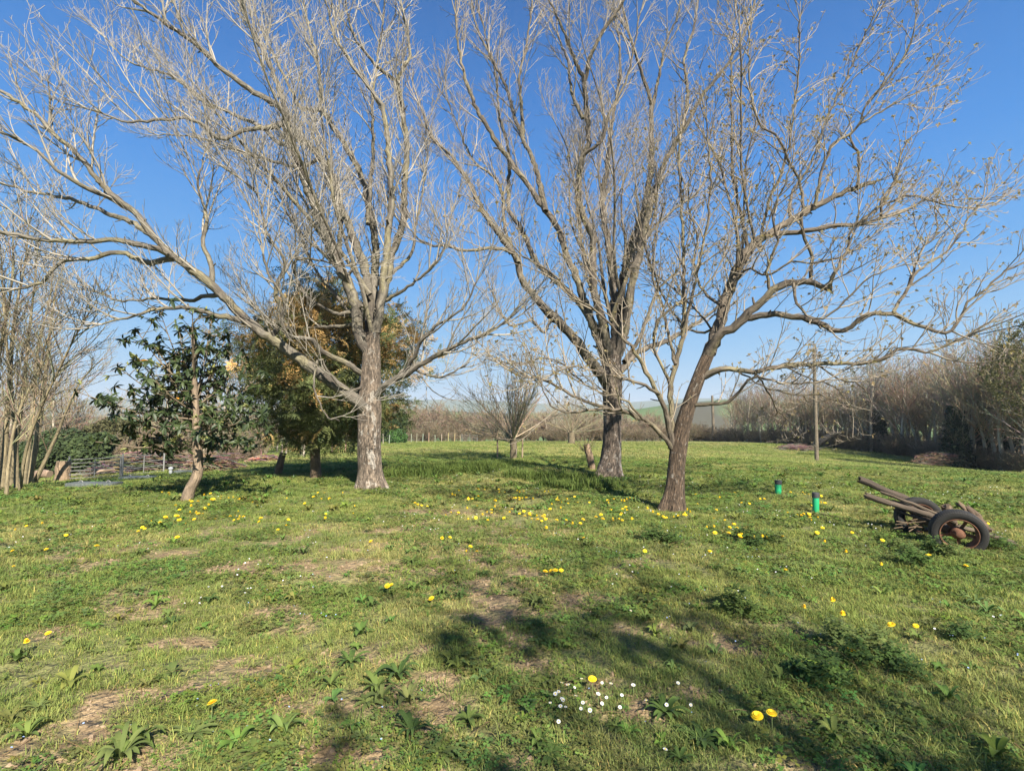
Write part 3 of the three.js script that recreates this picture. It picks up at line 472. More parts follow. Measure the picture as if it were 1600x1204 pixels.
// slender bare stems: left-hand clump
const slimStyle = (col, rmin = 0.0045) => ({ perLimb: 3, from: 0.3, ang: 0.6, lift: 0.3, bend: 0.4, rmin, col: (lv, R) => col.map((x) => x * (0.85 + 0.3 * R())), lv: [{ seg: 7, wob: 0.2, up: 0.6, len: 1.5, r: 0.013 }, { seg: 5, wob: 0.2, up: 0.5, per: 4.5, t0: 0.15, ang: 0.6, len: 0.7, r: 0.008 }, { seg: 3, wob: 0.2, up: 0.4, per: 4, t0: 0.25, ang: 0.6, len: 0.35, r: 0.005 }] });
[[[3, 768], [8, 690], [14, 600], [22, 500], [40, 400], [45, 340], 6], [[16, 762], [25, 690], [36, 610], [45, 520], [55, 430], [60, 370], 5], [[36, 759], [44, 700], [52, 620], [60, 540], [78, 460], [85, 390], 5], [[44, 758], [58, 680], [70, 590], [80, 500], [90, 440], [110, 390], 6], [[52, 757], [70, 720], [90, 675], [108, 630], [130, 590], [160, 560], 4.5], [[26, 764], [24, 690], [18, 610], [10, 540], [4, 450], [0, 380], 4.5], [[-14, 770], [-8, 680], [-10, 600], [5, 520], [18, 440], [20, 360], 6], [[30, 768], [40, 705], [62, 640], [95, 570], [120, 520], [150, 470], 3.5], [[9, 774], [16, 700], [30, 640], [60, 580], [70, 540], [95, 480], 3.5], [[-40, 772], [-35, 680], [-30, 560], [-20, 470], [-15, 400], [-25, 340], 6.5]].forEach((a, k) => {
  const r = a.pop(), base = G(a[0][0], a[0][1]), D = -base.z, R = rng(300 + k), root = thing('slender_tree', ['slender bare tree with the clump\'s tallest near-upright stem, bowing right at its top', 'slender pale-stemmed bare tree in the clump by the gate', 'slender pale-stemmed bare tree in the clump by the gate', 'slender bare tree at the gate side of the clump, stout and curving outward', 'slender bare tree stem leaning away from the pale clump towards the gate', 'slender bare tree in the clump, its stem leaning away from the gate', 'slender pale-stemmed bare tree in the clump by the gate', 'thin bare sapling in the clump, strongly slanted over the brush', 'slender pale-stemmed bare tree in the clump by the gate', 'slender pale-stemmed bare tree in the clump by the gate'][k], 'tree', base, 'clump of slender bare trees'), m2 = D / F, dz = (R() - 0.5) * 2;
  const pts = smooth(a.map(([x, y], i) => P(x, y, D + dz * i / 5).sub(base)), 0.12); pts.unshift(V(0, -0.1, 0));
  bark(root, 'trunk', pts, r * m2 * 0.74, 0.012, 9, [0.33, 0.27, 0.165], k, 0.2);
  const t = new Buf(), S = slimStyle([0.3, 0.25, 0.165]), n = pts.length - 1;
  for (let q = 0; q < 20; q++) { const u = 0.25 + 0.74 * (q + R()) / 20, i = Math.min(n - 1, Math.floor(u * n)), d = pts[i + 1].clone().sub(pts[i]).normalize().addScaledVector(perp(UP, R), 0.7).normalize(); grow(t, R, pts[i].clone(), d, 1.5 * (0.5 + R() * 0.7) * (1.2 - 0.5 * u), 0.014, 0, S); }
  part(root, 'branches', t.geo(), twigMat, 'stuff');
});
// prototypes of bare background trees and bushes
function bareProto(seed, h, o) {
  const R = rng(seed), tb = new Buf(), cb = new Buf(), lean = V((R() - 0.5) * 0.12, 1, (R() - 0.5) * 0.12), S = { ang: 0.7, bend: 0.35, rmin: o.rmin, col: (lv, q) => o.col.map((x) => x * (0.8 + 0.4 * q())), lv: [{ seg: 6, wob: 0.18, up: o.up, len: h * 0.34, r: 0.05 }, { seg: 5, wob: 0.2, up: o.up * 0.8, per: 12 / h, t0: 0.2, ang: 0.65, len: h * 0.17, r: 0.02 }, { seg: 3, wob: 0.2, up: 0.3, per: 26 / h, t0: 0.2, ang: 0.6, len: h * 0.085, r: o.rmin * 1.2 }] };
  for (let s = 0; s < o.stems; s++) {
    const pts = [V(0, -0.2, 0)], d = lean.clone().add(V((R() - 0.5) * o.spread, 0, (R() - 0.5) * o.spread)).normalize(), p = pts[0].clone(), n = 14, L = h * (0.72 + 0.15 * R()) * (o.stems > 1 ? 0.6 + 0.4 * R() : 1), r0 = h * o.rr;
    for (let i = 0; i < n; i++) { d.add(V((R() - 0.5) * 0.16, 0.03, (R() - 0.5) * 0.16)).normalize(); p.addScaledVector(d, L / n); pts.push(p.clone()); }
    tube(tb, pts, (i) => r0 * (1 - 0.85 * i / n) + 0.012, 7, o.tcol);
    const m = Math.round(o.limbs / Math.sqrt(o.stems)); for (let k = 0; k < m; k++) { const u = o.t0 + (1 - o.t0) * (k + R()) / m, i = Math.min(n - 1, Math.floor(u * n)), q = pts[i].clone().lerp(pts[i + 1], u * n - i), a = R() * 6.28, dd = V(Math.cos(a), 0.55 + R() * 0.7, Math.sin(a)).normalize(); grow(cb, R, q, dd, h * 0.34 * (0.6 + 0.6 * R()) * (1.15 - 0.55 * u), Math.max(0.012, r0 * 0.35 * (1.1 - u)), 0, S); }
  }
  const g = new THREE.Group(); part(g, 'trunk', tb.geo(), twigMat); part(g, 'crown', cb.geo(), twigMat, 'stuff'); return g;
}
const WC = [0.29, 0.235, 0.17], WT = [0.44, 0.385, 0.295];
const protos = [0, 1, 2, 3, 4].map((k) => bareProto(500 + k, 9, { stems: 1, spread: 0, limbs: 22 + k * 2, t0: 0.22, up: 0.8, rr: 0.014, rmin: 0.011, col: [[0.28, 0.235, 0.16], [0.31, 0.24, 0.15], [0.245, 0.22, 0.175], [0.29, 0.21, 0.135], [0.34, 0.28, 0.18]][k], tcol: WT }));
const bushes = [0, 1, 2].map((k) => bareProto(540 + k, 4, { stems: 6, spread: 0.9, limbs: 22, t0: 0.08, up: 0.5, rr: 0.008, rmin: 0.01, col: mixc([0.25, 0.195, 0.125], [0.21, 0.165, 0.1], k / 2), tcol: [0.2, 0.16, 0.11] }));
const hedgeProtos = [0, 1, 2].map((k) => bareProto(560 + k, 7, { stems: 4, spread: 0.6, limbs: 34, t0: 0.1, up: 0.6, rr: 0.01, rmin: 0.016, col: mixc([0.27, 0.205, 0.135], [0.28, 0.21, 0.145], k / 2), tcol: [0.22, 0.18, 0.13] }));
function place(proto, name, label, category, group, p, s, turn, sy = s) { const g = proto.clone(); g.name = numbered(name); g.position.copy(p); g.scale.set(s, sy, s); g.rotation.y = turn; g.userData = {}; tag(g, label, category, group); g.traverse((o) => { if (o.isMesh) shadows(o); }); scene.add(g); return g; }
const inst = (list, protoList, name, label, category) => { for (let k = 0; k < protoList.length; k++) protoList[k].children.forEach((ch) => { const sub = list.filter((_, i) => i % protoList.length === k); if (!sub.length) return; const o = instanced(scene, name, ch.geometry, ch.material, sub); tag(o, label, category); }); };
// the wood on the right, along the foot of the slope
const edge = [[1100, 700, 82], [1150, 693, 74], [1230, 700, 66], [1300, 704, 60], [1380, 708, 55], [1450, 716, 49], [1520, 728, 44], [1600, 743, 39], [1720, 765, 35]];
function edgeAt(px) { let k = 0; while (k < edge.length - 2 && px > edge[k + 1][0]) k++; const a = edge[k], b = edge[k + 1], t = (px - a[0]) / (b[0] - a[0]); return a[2] + (b[2] - a[2]) * t; }
{
  const R = rng(801), brush = [];
  for (let k = 0; k < 150; k++) {
    const px = 1140 + 560 * (k + R()) / 150, back = Math.pow(R(), 1.3) * 16, d = edgeAt(px) + back, x = (px - 800) / F * d, p = onGround(x, -d), tall = (px > 1560 ? 1.4 : px > 1450 ? 1.28 : px > 1350 ? 1.2 : 0.98) * (0.72 + R() * 0.42);
    place(protos[Math.floor(R() * 5)], 'woodland_tree', 'bare grey-brown woodland tree in the wood beyond the wheeled cart', 'tree', 'bare trees of the wood on the slope', p, tall * (0.85 + R() * 0.3), R() * 6.28, tall);
  }
  for (let k = 0; k < 420; k++) { const px = 1060 + 720 * R(), d = edgeAt(px) + (R() < 0.5 ? R() * 2 : R() * 14) - 0.4, x = (px - 800) / F * d, s = 0.3 + R() * 0.45; brush.push([onGround(x, -d, -0.1), quat(R, 0.1), V(s * 1.3, s, s * 1.3)]); }
  inst(brush, bushes, 'brushwood', 'tangled bare brushwood filling the foot of the wood', 'undergrowth');
}
const ivyLeaf = (() => { const b = new Buf(), w = [1, 1, 1], R = rng(7); for (let k = 0; k < 14; k++) { const a = R() * 6.28, e = R() * 2 - 1, r = 0.16 * Math.sqrt(R()), x = Math.cos(a) * r, z = Math.sin(a) * r, y = e * 0.16, s = 0.05 + R() * 0.03, n = V(Math.cos(a) + R() - 0.5, 0.5 + R(), Math.sin(a) + R() - 0.5).normalize(), t = perp(n, R), u = n.clone().cross(t); const c = V(x, y, z), q = [c.clone().addScaledVector(t, s), c.clone().addScaledVector(u, s), c.clone().addScaledVector(t, -s), c.clone().addScaledVector(u, -s)].map((v) => b.v(v.x, v.y, v.z, n.x, n.y, n.z, 0, 0, w)); b.tri(q[0], q[1], q[2]); b.tri(q[0], q[2], q[3]); } return b.geo(); })();
function leafBlob(list, R, c, rx, ry, rz, n, ca, cb, s0 = 1) { for (let i = 0; i < n; i++) { let x, y, z, q; do { x = R() * 2 - 1; y = R() * 2 - 1; z = R() * 2 - 1; q = x * x + y * y + z * z; } while (q > 1); const f = Math.pow(q, -0.22) * (0.8 + 0.35 * fbm(x * 3 + c.x, y * 3 + z * 2, 2, 17)); const v = 0.75 + R() * 0.5, s = s0 * (0.7 + R() * 0.7); list.push([V(c.x + x * rx * f, c.y + y * ry * f, c.z + z * rz * f), quat(R, 0.7), V(s, s, s), mixc(ca, cb, R()).map((k) => k * v)]); } }
[[1491, 718, 44, 6.5, 4.6, 1.1], [1527, 726, 45, 8, 5.6, 0.8], [1368, 704, 57, 6, 4, 1.2], [1255, 698, 66, 5, 3.5, 1.3], [1580, 740, 43, 8.5, 5, 0.9]].forEach(([px, py, d, h, ih, w], k) => {
  const R = rng(850 + k), x = (px - 800) / F * d, p = onGround(x, -d), g = place(protos[k % 5], 'ivy_clad_tree', ['ivy-clad tree with a dark pointed mass of ivy at the wood edge', 'tall slim ivy-clad trunk at the wood edge', 'short ivy-clad tree behind the pole at the wood edge', 'small ivy-clad tree near the fallen trunk', 'ivy-clad tree at the wood edge beyond the cart tyre'][k], 'tree', 'ivy-clad trees', p, h / 9, R() * 6, h / 9);
  const list = []; for (let i = 0; i < 26; i++) { const t = i / 25; leafBlob(list, R, V((R() - 0.5) * 0.3, (0.2 + t * ih) * 9 / h, (R() - 0.5) * 0.3), w * (1.1 - 0.7 * t) * 9 / h, 0.35 * 9 / h, w * (1.1 - 0.7 * t) * 9 / h, 60, [0.018, 0.036, 0.015], [0.035, 0.06, 0.022], 1.6); } instanced(g, 'ivy', ivyLeaf, leafMat, list);
});
{ // budding tree at the right edge
  const R = rng(870), d = 33, x = (1628 - 800) / F * d, g = place(protos[2], 'budding_tree', 'tall tree hazed with fresh yellow-green buds at the wood edge', 'tree', null, onGround(x, -d), 1.12, 1, 1.1), list = []; leafBlob(list, R, V(0, 6.2, 0), 2.6, 3.2, 2.6, 1500, [0.12, 0.13, 0.04], [0.17, 0.15, 0.06], 0.55); instanced(g, 'new_leaves', ivyLeaf, leafMat, list);
}
// the hedge line across the back and the thicket on the left
{
  const R = rng(900);
  for (let k = 0; k < 62; k++) { const px = 560 + 520 * (k + R()) / 62, d = 84 + R() * 16, x = (px - 800) / F * d, low = px > 1040 ? 0.5 : 1, s = low * (0.7 + 0.45 * R()) * (px < 700 ? 1.25 : 1); place(hedgeProtos[Math.floor(R() * 3)], 'hedgerow_tree', 'bushy bare brown tree in the hedgerow across the back', 'tree', 'hedgerow trees across the back of the meadow', onGround(x, -d), s, R() * 6.28, s * 0.95); }
  const brush = []; for (let k = 0; k < 160; k++) { const px = 540 + 600 * R(), d = 80 + R() * 12, s = 0.5 + R() * 0.5; brush.push([onGround((px - 800) / F * d, -d, -0.1), quat(R, 0.1), V(s * 1.4, s, s * 1.4)]); }
  for (let k = 0; k < 110; k++) { const px = -160 + 560 * R(), d = 31 + R() * 16, s = 0.3 + R() * 0.5; brush.push([onGround((px - 800) / F * d, -d, -0.1), quat(R, 0.1), V(s * 1.4, s, s * 1.4)]); }
  inst(brush, bushes, 'hedge_brush', 'low bare hedge brush at the meadow edge', 'undergrowth');
  for (let k = 0; k < 44; k++) { const px = -150 + 640 * (k + R()) / 44, d = 36 + R() * 22, x = (px - 800) / F * d, s = (px < 120 ? 0.95 : 0.72) * (0.75 + 0.4 * R()); place(k % 3 ? protos[Math.floor(R() * 5)] : hedgeProtos[k % 2], 'thicket_tree', 'bare tan tree in the thicket behind the gate', 'tree', 'bare trees of the thicket behind the gate', onGround(x, -d), s, R() * 6.28, s); }
}
function evergreenBush(name, label, px, py, d, rx, ry, rz, n, ca, cb, s0) { const p = onGround((px - 800) / F * d, -d), g = thing(name, label, 'bush', p), R = rng(px), list = [], b = new Buf(); for (let k = 0; k < 7; k++) grow(b, R, V(0, -0.05, 0), V((R() - 0.5) * 1.5, 1, (R() - 0.5) * 1.5).normalize(), ry * 1.5, 0.03, 0, slimStyle([0.16, 0.12, 0.08], 0.008)); part(g, 'branches', b.geo(), twigMat, 'stuff'); leafBlob(list, R, V(0, ry * 0.95, 0), rx, ry, rz, n, ca, cb, s0); for (let k = 0; k < 9; k++) { const a = R() * 6.28; leafBlob(list, R, V(Math.cos(a) * rx * 0.75, ry * (0.5 + R() * 1.1), Math.sin(a) * rz * 0.75), rx * 0.42, ry * 0.35, rz * 0.42, Math.round(n * 0.1), ca, cb, s0); } instanced(g, 'foliage', ivyLeaf, leafMat, list); }
evergreenBush('evergreen_bush', 'broad dark evergreen bush behind the metal gate', 105, 700, 29, 2.1, 1.25, 1.4, 2600, [0.035, 0.06, 0.018], [0.07, 0.1, 0.03], 1);
evergreenBush('evergreen_bush', 'olive bush behind the leafy tree, beside the brush heap', 185, 690, 38, 2.0, 1.9, 1.6, 1800, [0.08, 0.085, 0.03], [0.13, 0.12, 0.05], 0.8);
evergreenBush('evergreen_bush', 'rounded ivy green bush at the far fence', 607, 692, 70, 2.2, 2.0, 2.0, 1800, [0.035, 0.07, 0.02], [0.06, 0.1, 0.03], 1.6);
evergreenBush('evergreen_bush', 'small bright green bush by the far fence posts', 623, 692, 66, 0.9, 0.8, 0.9, 700, [0.05, 0.13, 0.025], [0.07, 0.15, 0.03], 1.3);
// small planted trees with an open fan of branches
function fanTree(px, py, seed, label, hpx, wpx, stakes) {
  const base = G(px, py), D = -base.z, root = thing('young_tree', label, 'tree', base), R = rng(seed), m2 = D / F, h = hpx * m2, tb = new Buf(), cb = new Buf(), col = [0.38, 0.32, 0.21];
  const th = h * 0.17, pts = smooth([V(0, -0.1, 0), V(0.02, th * 0.5, 0), V(-0.02, th, 0)], 0.1); tube(tb, pts, () => 5.4 * m2, 9, [0.25, 0.2, 0.13], (i, a) => 1 + 0.25 * (fbm(i, a, 2, 8) - 0.5)); part(root, 'trunk', tb.geo(), barkMat);
  const S = slimStyle(col, 0.0085); S.lv[0].up = 0.12; S.lv[0].len = h * 0.6; S.lv[1].len = h * 0.25; S.lv[2].len = h * 0.1; S.lv[1].per = 13 / h; S.lv[2].per = 14 / h; S.lv[1].ang = 0.4; S.bend = 0.25; for (const l of S.lv) l.wob = 0.1;
  for (let k = 0; k < 34; k++) { const a = k * 2.4 + R(), e = 0.08 + R() * 1.4; grow(cb, R, V(0, th * (0.75 + 0.3 * R()), 0), V(Math.cos(a) * Math.cos(e) * wpx / hpx * 1.6, Math.sin(e), Math.sin(a) * Math.cos(e)).normalize(), h * 0.8 * (0.7 + 0.3 * R()), 0.026, 0, S); } part(root, 'crown', cb.geo(), twigMat, 'stuff');
  if (stakes) for (const dx of [-0.75, 0.42]) { const s = thing('tree_stake', dx < 0 ? 'thin wooden stake standing a little way off the young fan-shaped tree' : 'short wooden stake hard against the young fan-shaped tree', 'stake', onGround(base.x + dx, base.z + 0.2)), b = new Buf(); tube(b, [V(0, -0.15, 0), V(0.01, 0.5, 0), V(dx < 0 ? -0.03 : 0.02, dx < 0 ? 1.5 : 0.95, 0)], () => 0.045, 6, [0.3, 0.23, 0.15], null, 1); s.add(shadows(Object.assign(new THREE.Mesh(b.geo(), twigMat), { name: 'post' }))); }
}
fanTree(802, 716, 41, 'young bare tree with an open fan of branches, out in the meadow', 178, 95, true);
fanTree(893, 693, 43, 'wide low bare tree behind the leaning stump', 105, 110, false);

// ---------------------------------------------------------------- things in the meadow
const woodTex = tex(256, 256, (u, v) => { const g = pfbm(u, v, 48, 3, 4, 201), k = 0.45 + 0.75 * Math.abs(g - 0.5) * 2 * 0.6 + 0.35 * pfbm(u, v, 6, 4, 3, 211); return [k, k * 0.98, k * 0.95]; });
const woodBump = tex(256, 256, (u, v) => { const g = pfbm(u, v, 48, 3, 4, 201); return [g, g, g]; });
const oldWood = mat({ color: new THREE.Color().setRGB(0.85, 0.85, 0.85), map: woodTex, bumpMap: woodBump, bumpScale: 0.012, vertexColors: true, roughness: 0.95 });
// rough timber: squared beam along points with torn ends
function beam(b, pts, w, h, col, R, torn = 0.12) {
  const n = pts.length, base = b.p.length / 3, K = 12; const offs = Array.from({ length: K }, () => R() * torn);
  let len = 0; for (let i = 0; i < n; i++) {
    const t = (i ? pts[i].clone().sub(pts[i - 1]) : pts[1].clone().sub(pts[0])).normalize(), sd = t.clone().cross(UP).normalize(), up = sd.clone().cross(t); if (i) len += pts[i].distanceTo(pts[i - 1]);
    for (let k = 0; k <= K; k++) { const a = (k % K) / K * 6.283, c = Math.cos(a), s = Math.sin(a), m = 1 / Math.pow(Math.pow(Math.abs(c), 5) + Math.pow(Math.abs(s), 5), 0.2), j = 1 + (fbm(i * 0.8 + w * 90, (k % K) * 1.3, 2, 19) - 0.5) * 0.85, q = pts[i].clone().addScaledVector(sd, c * m * w / 2 * j).addScaledVector(up, s * m * h / 2 * j); if (i === n - 1) q.addScaledVector(t, offs[k % K]); if (i === 0) q.addScaledVector(t, -offs[(k + 5) % K] * 0.5); const nn = sd.clone().multiplyScalar(c).addScaledVector(up, s); b.v(q.x, q.y, q.z, nn.x, nn.y, nn.z, k / K, len * 0.6, col.map((x) => x * (0.75 + 0.5 * hash(k % K, i >> 1)))); }
  }
  for (let i = 0; i < n - 1; i++) for (let k = 0; k < K; k++) { const a = base + i * (K + 1) + k; b.tri(a, a + K + 1, a + 1); b.tri(a + 1, a + K + 1, a + K + 2); }
  for (const e of [0, n - 1]) { const t = e ? pts[n - 1].clone().sub(pts[n - 2]).normalize() : pts[0].clone().sub(pts[1]).normalize(), o = base + e * (K + 1), c = b.v(pts[e].x - t.x * 0.02, pts[e].y - t.y * 0.02, pts[e].z - t.z * 0.02, t.x, t.y, t.z, 0, 0, col); for (let k = 0; k < K; k++) { const p = [k, k + 1].map((q) => b.v(b.p[(o + q) * 3], b.p[(o + q) * 3 + 1], b.p[(o + q) * 3 + 2], t.x, t.y, t.z, 0, 0, col)); e ? b.tri(c, p[1], p[0]) : b.tri(c, p[0], p[1]); } }
}
{ // the old cart
  const R = rng(61), N = P(1497, 829, 6.5), Fw = P(1436, 811, 7.42), base = onGround((N.x + Fw.x) / 2, (N.z + Fw.z) / 2), root = thing('old_cart', 'derelict two-wheeled cart axle with worn tyres and broken grey timbers', 'cart', base);
  const L = (p) => p.clone().sub(base), axle = Fw.clone().sub(N).setY(0).normalize(), WR = 0.29;
  N.y = H(N.x, N.z) + WR - 0.1; Fw.y = H(Fw.x, Fw.z) + WR - 0.09;
  const rubber = tex(512, 128, (u, v) => { const blk = (Math.abs(mod(u * 70 + (v > 0.5 ? 0.5 : 0), 1) - 0.5) < 0.36 && Math.abs(v - 0.5) < 0.3) ? 1 : 0.35, k = 0.75 + 0.4 * pfbm(u, v, 20, 8, 4, 221); return [k, k, k * 0.97].map((x) => x * (0.7 + 0.3 * blk)); });
  const tyreMat = mat({ color: new THREE.Color().setRGB(0.022, 0.021, 0.02), map: rubber, bumpMap: rubber, bumpScale: 0.01, roughness: 0.82 }), rust = mat({ color: new THREE.Color().setRGB(0.21, 0.1, 0.06), map: barkMap, roughness: 0.9, metalness: 0.2 });
  const tyreGeo = (() => { const pr = [[0.215, -0.075], [0.235, -0.098], [0.275, -0.108], [0.31, -0.1], [0.325, -0.085], [0.333, -0.05], [0.335, 0], [0.333, 0.05], [0.325, 0.085], [0.31, 0.1], [0.275, 0.108], [0.235, 0.098], [0.215, 0.075], [0.205, 0], [0.215, -0.075]].map(([x, y]) => new THREE.Vector2(x, y)); return new THREE.LatheGeometry(pr, 64); })();
  const rimGeo = new THREE.LatheGeometry([[0.214, -0.09], [0.226, -0.1], [0.217, -0.106], [0.207, -0.09], [0.203, -0.02], [0.2, 0.06], [0.207, 0.09], [0.217, 0.106], [0.226, 0.1], [0.214, 0.09], [0.208, 0], [0.214, -0.09]].map(([x, y]) => new THREE.Vector2(x, y)), 48);
  const hubGeo = new THREE.LatheGeometry([[0.0, -0.11], [0.035, -0.11], [0.05, -0.095], [0.055, -0.05], [0.085, -0.04], [0.09, -0.01], [0.05, 0], [0.05, 0.06], [0, 0.06]].map(([x, y]) => new THREE.Vector2(x, y)), 24);
  for (const [c, tilt, yaw] of [[N, 0.12, -0.3], [Fw, -0.08, -0.1]]) {
    const w = new THREE.Group(); w.name = 'wheel'; w.position.copy(L(c)); const q = new THREE.Quaternion().setFromUnitVectors(UP, axle.clone().applyAxisAngle(UP, yaw).add(V(0, tilt, 0)).normalize()); w.quaternion.copy(q); w.scale.setScalar(0.866); root.add(w);
    part(w, 'tyre', tyreGeo, tyreMat); part(w, 'rim', rimGeo, rust); part(w, 'hub', hubGeo, rust);
    for (let k = 0; k < 5; k++) { const s = part(w, 'spoke', new THREE.BoxGeometry(0.04, 0.012, 0.14), rust), a = k * 1.2566; s.position.set(Math.sin(a) * 0.137, 0.02, Math.cos(a) * 0.137); s.rotation.y = a; }
  }
  const wood = (name, a, z, w, h, col, torn, sag = 0) => { const b = new Buf(), p = []; for (let i = 0; i <= 10; i++) { const t = i / 10; p.push(a.clone().lerp(z, t).add(V(0, -sag * Math.sin(t * 3.14) + (R() - 0.5) * 0.012, (R() - 0.5) * 0.012))); } beam(b, p, w, h, col, R, torn); const g = b.geo(); part(root, name, g, oldWood); };
  wood('axle_beam', L(N).addScaledVector(axle, 0.1), L(Fw).addScaledVector(axle, -0.1), 0.12, 0.11, [0.13, 0.095, 0.065], 0.02);
  wood('shaft', L(P(1478, 806, 7.3)), L(P(1348, 750, 7.8)), 0.06, 0.085, [0.14, 0.11, 0.085], 0.07);
  wood('shaft', L(P(1476, 812, 6.9)), L(P(1357, 775, 7.35)), 0.07, 0.07, [0.18, 0.14, 0.105], 0.08);
  wood('plank', L(P(1486, 810, 7.05)), L(P(1388, 772, 7.45)), 0.1, 0.035, [0.2, 0.155, 0.11], 0.1);
  wood('plank', L(P(1490, 814, 7.1)), L(P(1400, 784, 7.45)), 0.16, 0.035, [0.15, 0.115, 0.085], 0.1);
  wood('plank', L(P(1500, 822, 6.95)), L(P(1578, 845, 6.6)), 0.17, 0.04, [0.24, 0.19, 0.13], 0.1);
  wood('broken_post', L(P(1492, 822, 7.1)), L(P(1479, 792, 7.1)), 0.11, 0.09, [0.26, 0.19, 0.13], 0.05);
  wood('broken_post', L(P(1540, 830, 7.0)), L(P(1504, 791, 7.2)), 0.1, 0.05, [0.28, 0.2, 0.135], 0.1);
  wood('broken_post', L(P(1545, 828, 6.95)), L(P(1516, 797, 7.15)), 0.09, 0.06, [0.2, 0.14, 0.1], 0.12);
  wood('broken_post', L(P(1546, 830, 7.0)), L(P(1526, 801, 7.1)), 0.07, 0.05, [0.23, 0.165, 0.115], 0.1);
  wood('plank', L(P(1482, 822, 6.95)), L(P(1408, 800, 7.2)), 0.09, 0.03, [0.17, 0.13, 0.095], 0.14);
  wood('plank', L(P(1470, 826, 7.2)), L(P(1418, 790, 7.6)), 0.07, 0.03, [0.21, 0.165, 0.12], 0.14);
  wood('plank', L(P(1530, 812, 7.25)), L(P(1466, 801, 7.3)), 0.13, 0.035, [0.13, 0.1, 0.075], 0.14);
  for (let k = 0; k < 9; k++) { const b = new Buf(), a = L(P(1396 + R() * 30, 812 + R() * 26, 7.0 + R() * 0.4)), z = L(P(1440 + R() * 22, 800 + R() * 26, 6.95 + R() * 0.3)); tube(b, [a, a.clone().lerp(z, 0.5).add(V(0, 0.02 * R(), 0)), z], () => 0.004 + R() * 0.003, 5, [0.2, 0.145, 0.09], null, 1); part(root, 'stick', b.geo(), twigMat); }
}
// capped green vent pipes
[[1216, 771, 752], [1275, 801, 772]].forEach(([px, py, ty], k) => {
  const base = G(px, py), D = -base.z, h = (py - ty) * D / F + 0.02, g = thing('vent_pipe', k ? 'green plastic pipe with black cap, the one nearer the cart' : 'green plastic pipe with black cap, the one nearer the pole', 'pipe', base, 'green pipes in the grass'), r = 4.6 * D / F;
  part(g, 'pipe', new THREE.LatheGeometry([[0, -0.1], [r, -0.1], [r, h - 0.06], [0, h - 0.06]].map((a) => new THREE.Vector2(...a)), 24), mat({ color: new THREE.Color().setRGB(0.012, 0.32, 0.13), roughness: 0.45 }));
  part(g, 'cap', new THREE.LatheGeometry([[r * 1.02, h - 0.085], [r * 1.13, h - 0.085], [r * 1.13, h - 0.01], [r * 1.02, h], [0, h]].map((a) => new THREE.Vector2(...a)), 24), mat({ color: new THREE.Color().setRGB(0.045, 0.045, 0.048), roughness: 0.6 }));
  g.rotation.z = k ? -0.03 : -0.05;
});
// utility poles and wire
const poleTops = [];
[[1273, 725, 36, 546, 3.1], [1114, 700, 80, 618, 2.4]].forEach(([px, py, d, ty, r], k) => {
  const x = (px - 800) / F * d, base = onGround(x, -d), top = P(px - 1, ty, d), g = thing('utility_pole', k ? 'distant wooden utility pole by the green hillside gap' : 'tall grey wooden utility pole at the wood edge', 'pole', base), h = top.y - base.y, b = new Buf(), rr = r * d / F; tube(b, Array.from({ length: 9 }, (_, i) => V((top.x - base.x) * i / 8, -0.2 + (h + 0.2) * i / 8, 0)), (i) => rr * (1 - 0.3 * i / 8), 10, [0.25, 0.205, 0.15], null, 1); part(g, 'pole', b.geo(), barkMat);
  const m = mat({ color: new THREE.Color().setRGB(0.5, 0.5, 0.5), roughness: 0.4 }), br = part(g, 'insulator', new THREE.LatheGeometry([[0, 0], [0.05, 0], [0.07, 0.05], [0.05, 0.1], [0.065, 0.13], [0.03, 0.18], [0, 0.18]].map((a) => new THREE.Vector2(...a)), 12), m); br.position.set(top.x - base.x, h - 0.02, 0); poleTops.push(top.clone().add(V(0, 0.1, 0)));
});
[[poleTops[0], P(1640, 497, 15), 'thin black overhead cable running from the tall pole past the wood'], [poleTops[1], poleTops[0], 'thin black overhead cable strung between the two poles']].forEach(([a, z, label]) => { const b = new Buf(), p = []; for (let i = 0; i <= 30; i++) { const t = i / 30; p.push(a.clone().lerp(z, t).add(V(0, -0.5 * 4 * t * (1 - t), 0))); } tube(b, p, () => 0.017, 5, [0.03, 0.03, 0.03]); const o = shadows(new THREE.Mesh(b.geo(), twigMat)); o.name = numbered('overhead_cable'); tag(o, label, 'cable'); scene.add(o); });
// stumps
function stump(px, py, d, tx, ty, r, label, col, sprouts) {
  const base = onGround((px - 800) / F * d, -d), top = P(tx, ty, d).sub(base), g = thing('tree_stump', label, 'stump', base), pts = smooth([V(0, -0.12, 0), top.clone().multiplyScalar(0.5).add(V(0.01, 0, 0.02)), top], 0.08), n = pts.length - 1, b = new Buf(), rr = r * d / F;
  tube(b, pts, (i) => rr * (1.08 - 0.12 * i / n), 14, (i, a) => col.map((x) => x * (0.75 + 0.5 * fbm(i, a * 2, 2, 3))), (i, a) => 1 + (fbm(i * 0.4, Math.cos(a) * 2 + Math.sin(a), 2, px) - 0.5) * 0.35, [0.42, 0.31, 0.2]); part(g, 'log', b.geo(), barkMat);
  if (sprouts) { const R = rng(px), t = new Buf(); for (let k = 0; k < 26; k++) { const a = R() * 6.28; grow(t, R, top.clone().add(V(Math.cos(a) * rr * 0.8, -R() * 0.25, Math.sin(a) * rr * 0.8)), V(Math.cos(a), 0.3 + R(), Math.sin(a)).normalize(), 0.3 + R() * 0.3, 0.01, 2, slimStyle([0.22, 0.2, 0.1], 0.006)); } part(g, 'sprouts', t.geo(), twigMat, 'stuff'); }
}
stump(925, 731, 16.6, 916, 694, 5.2, 'leaning pollarded stump with sprouts beside the tall bare tree', [0.36, 0.25, 0.17], true);
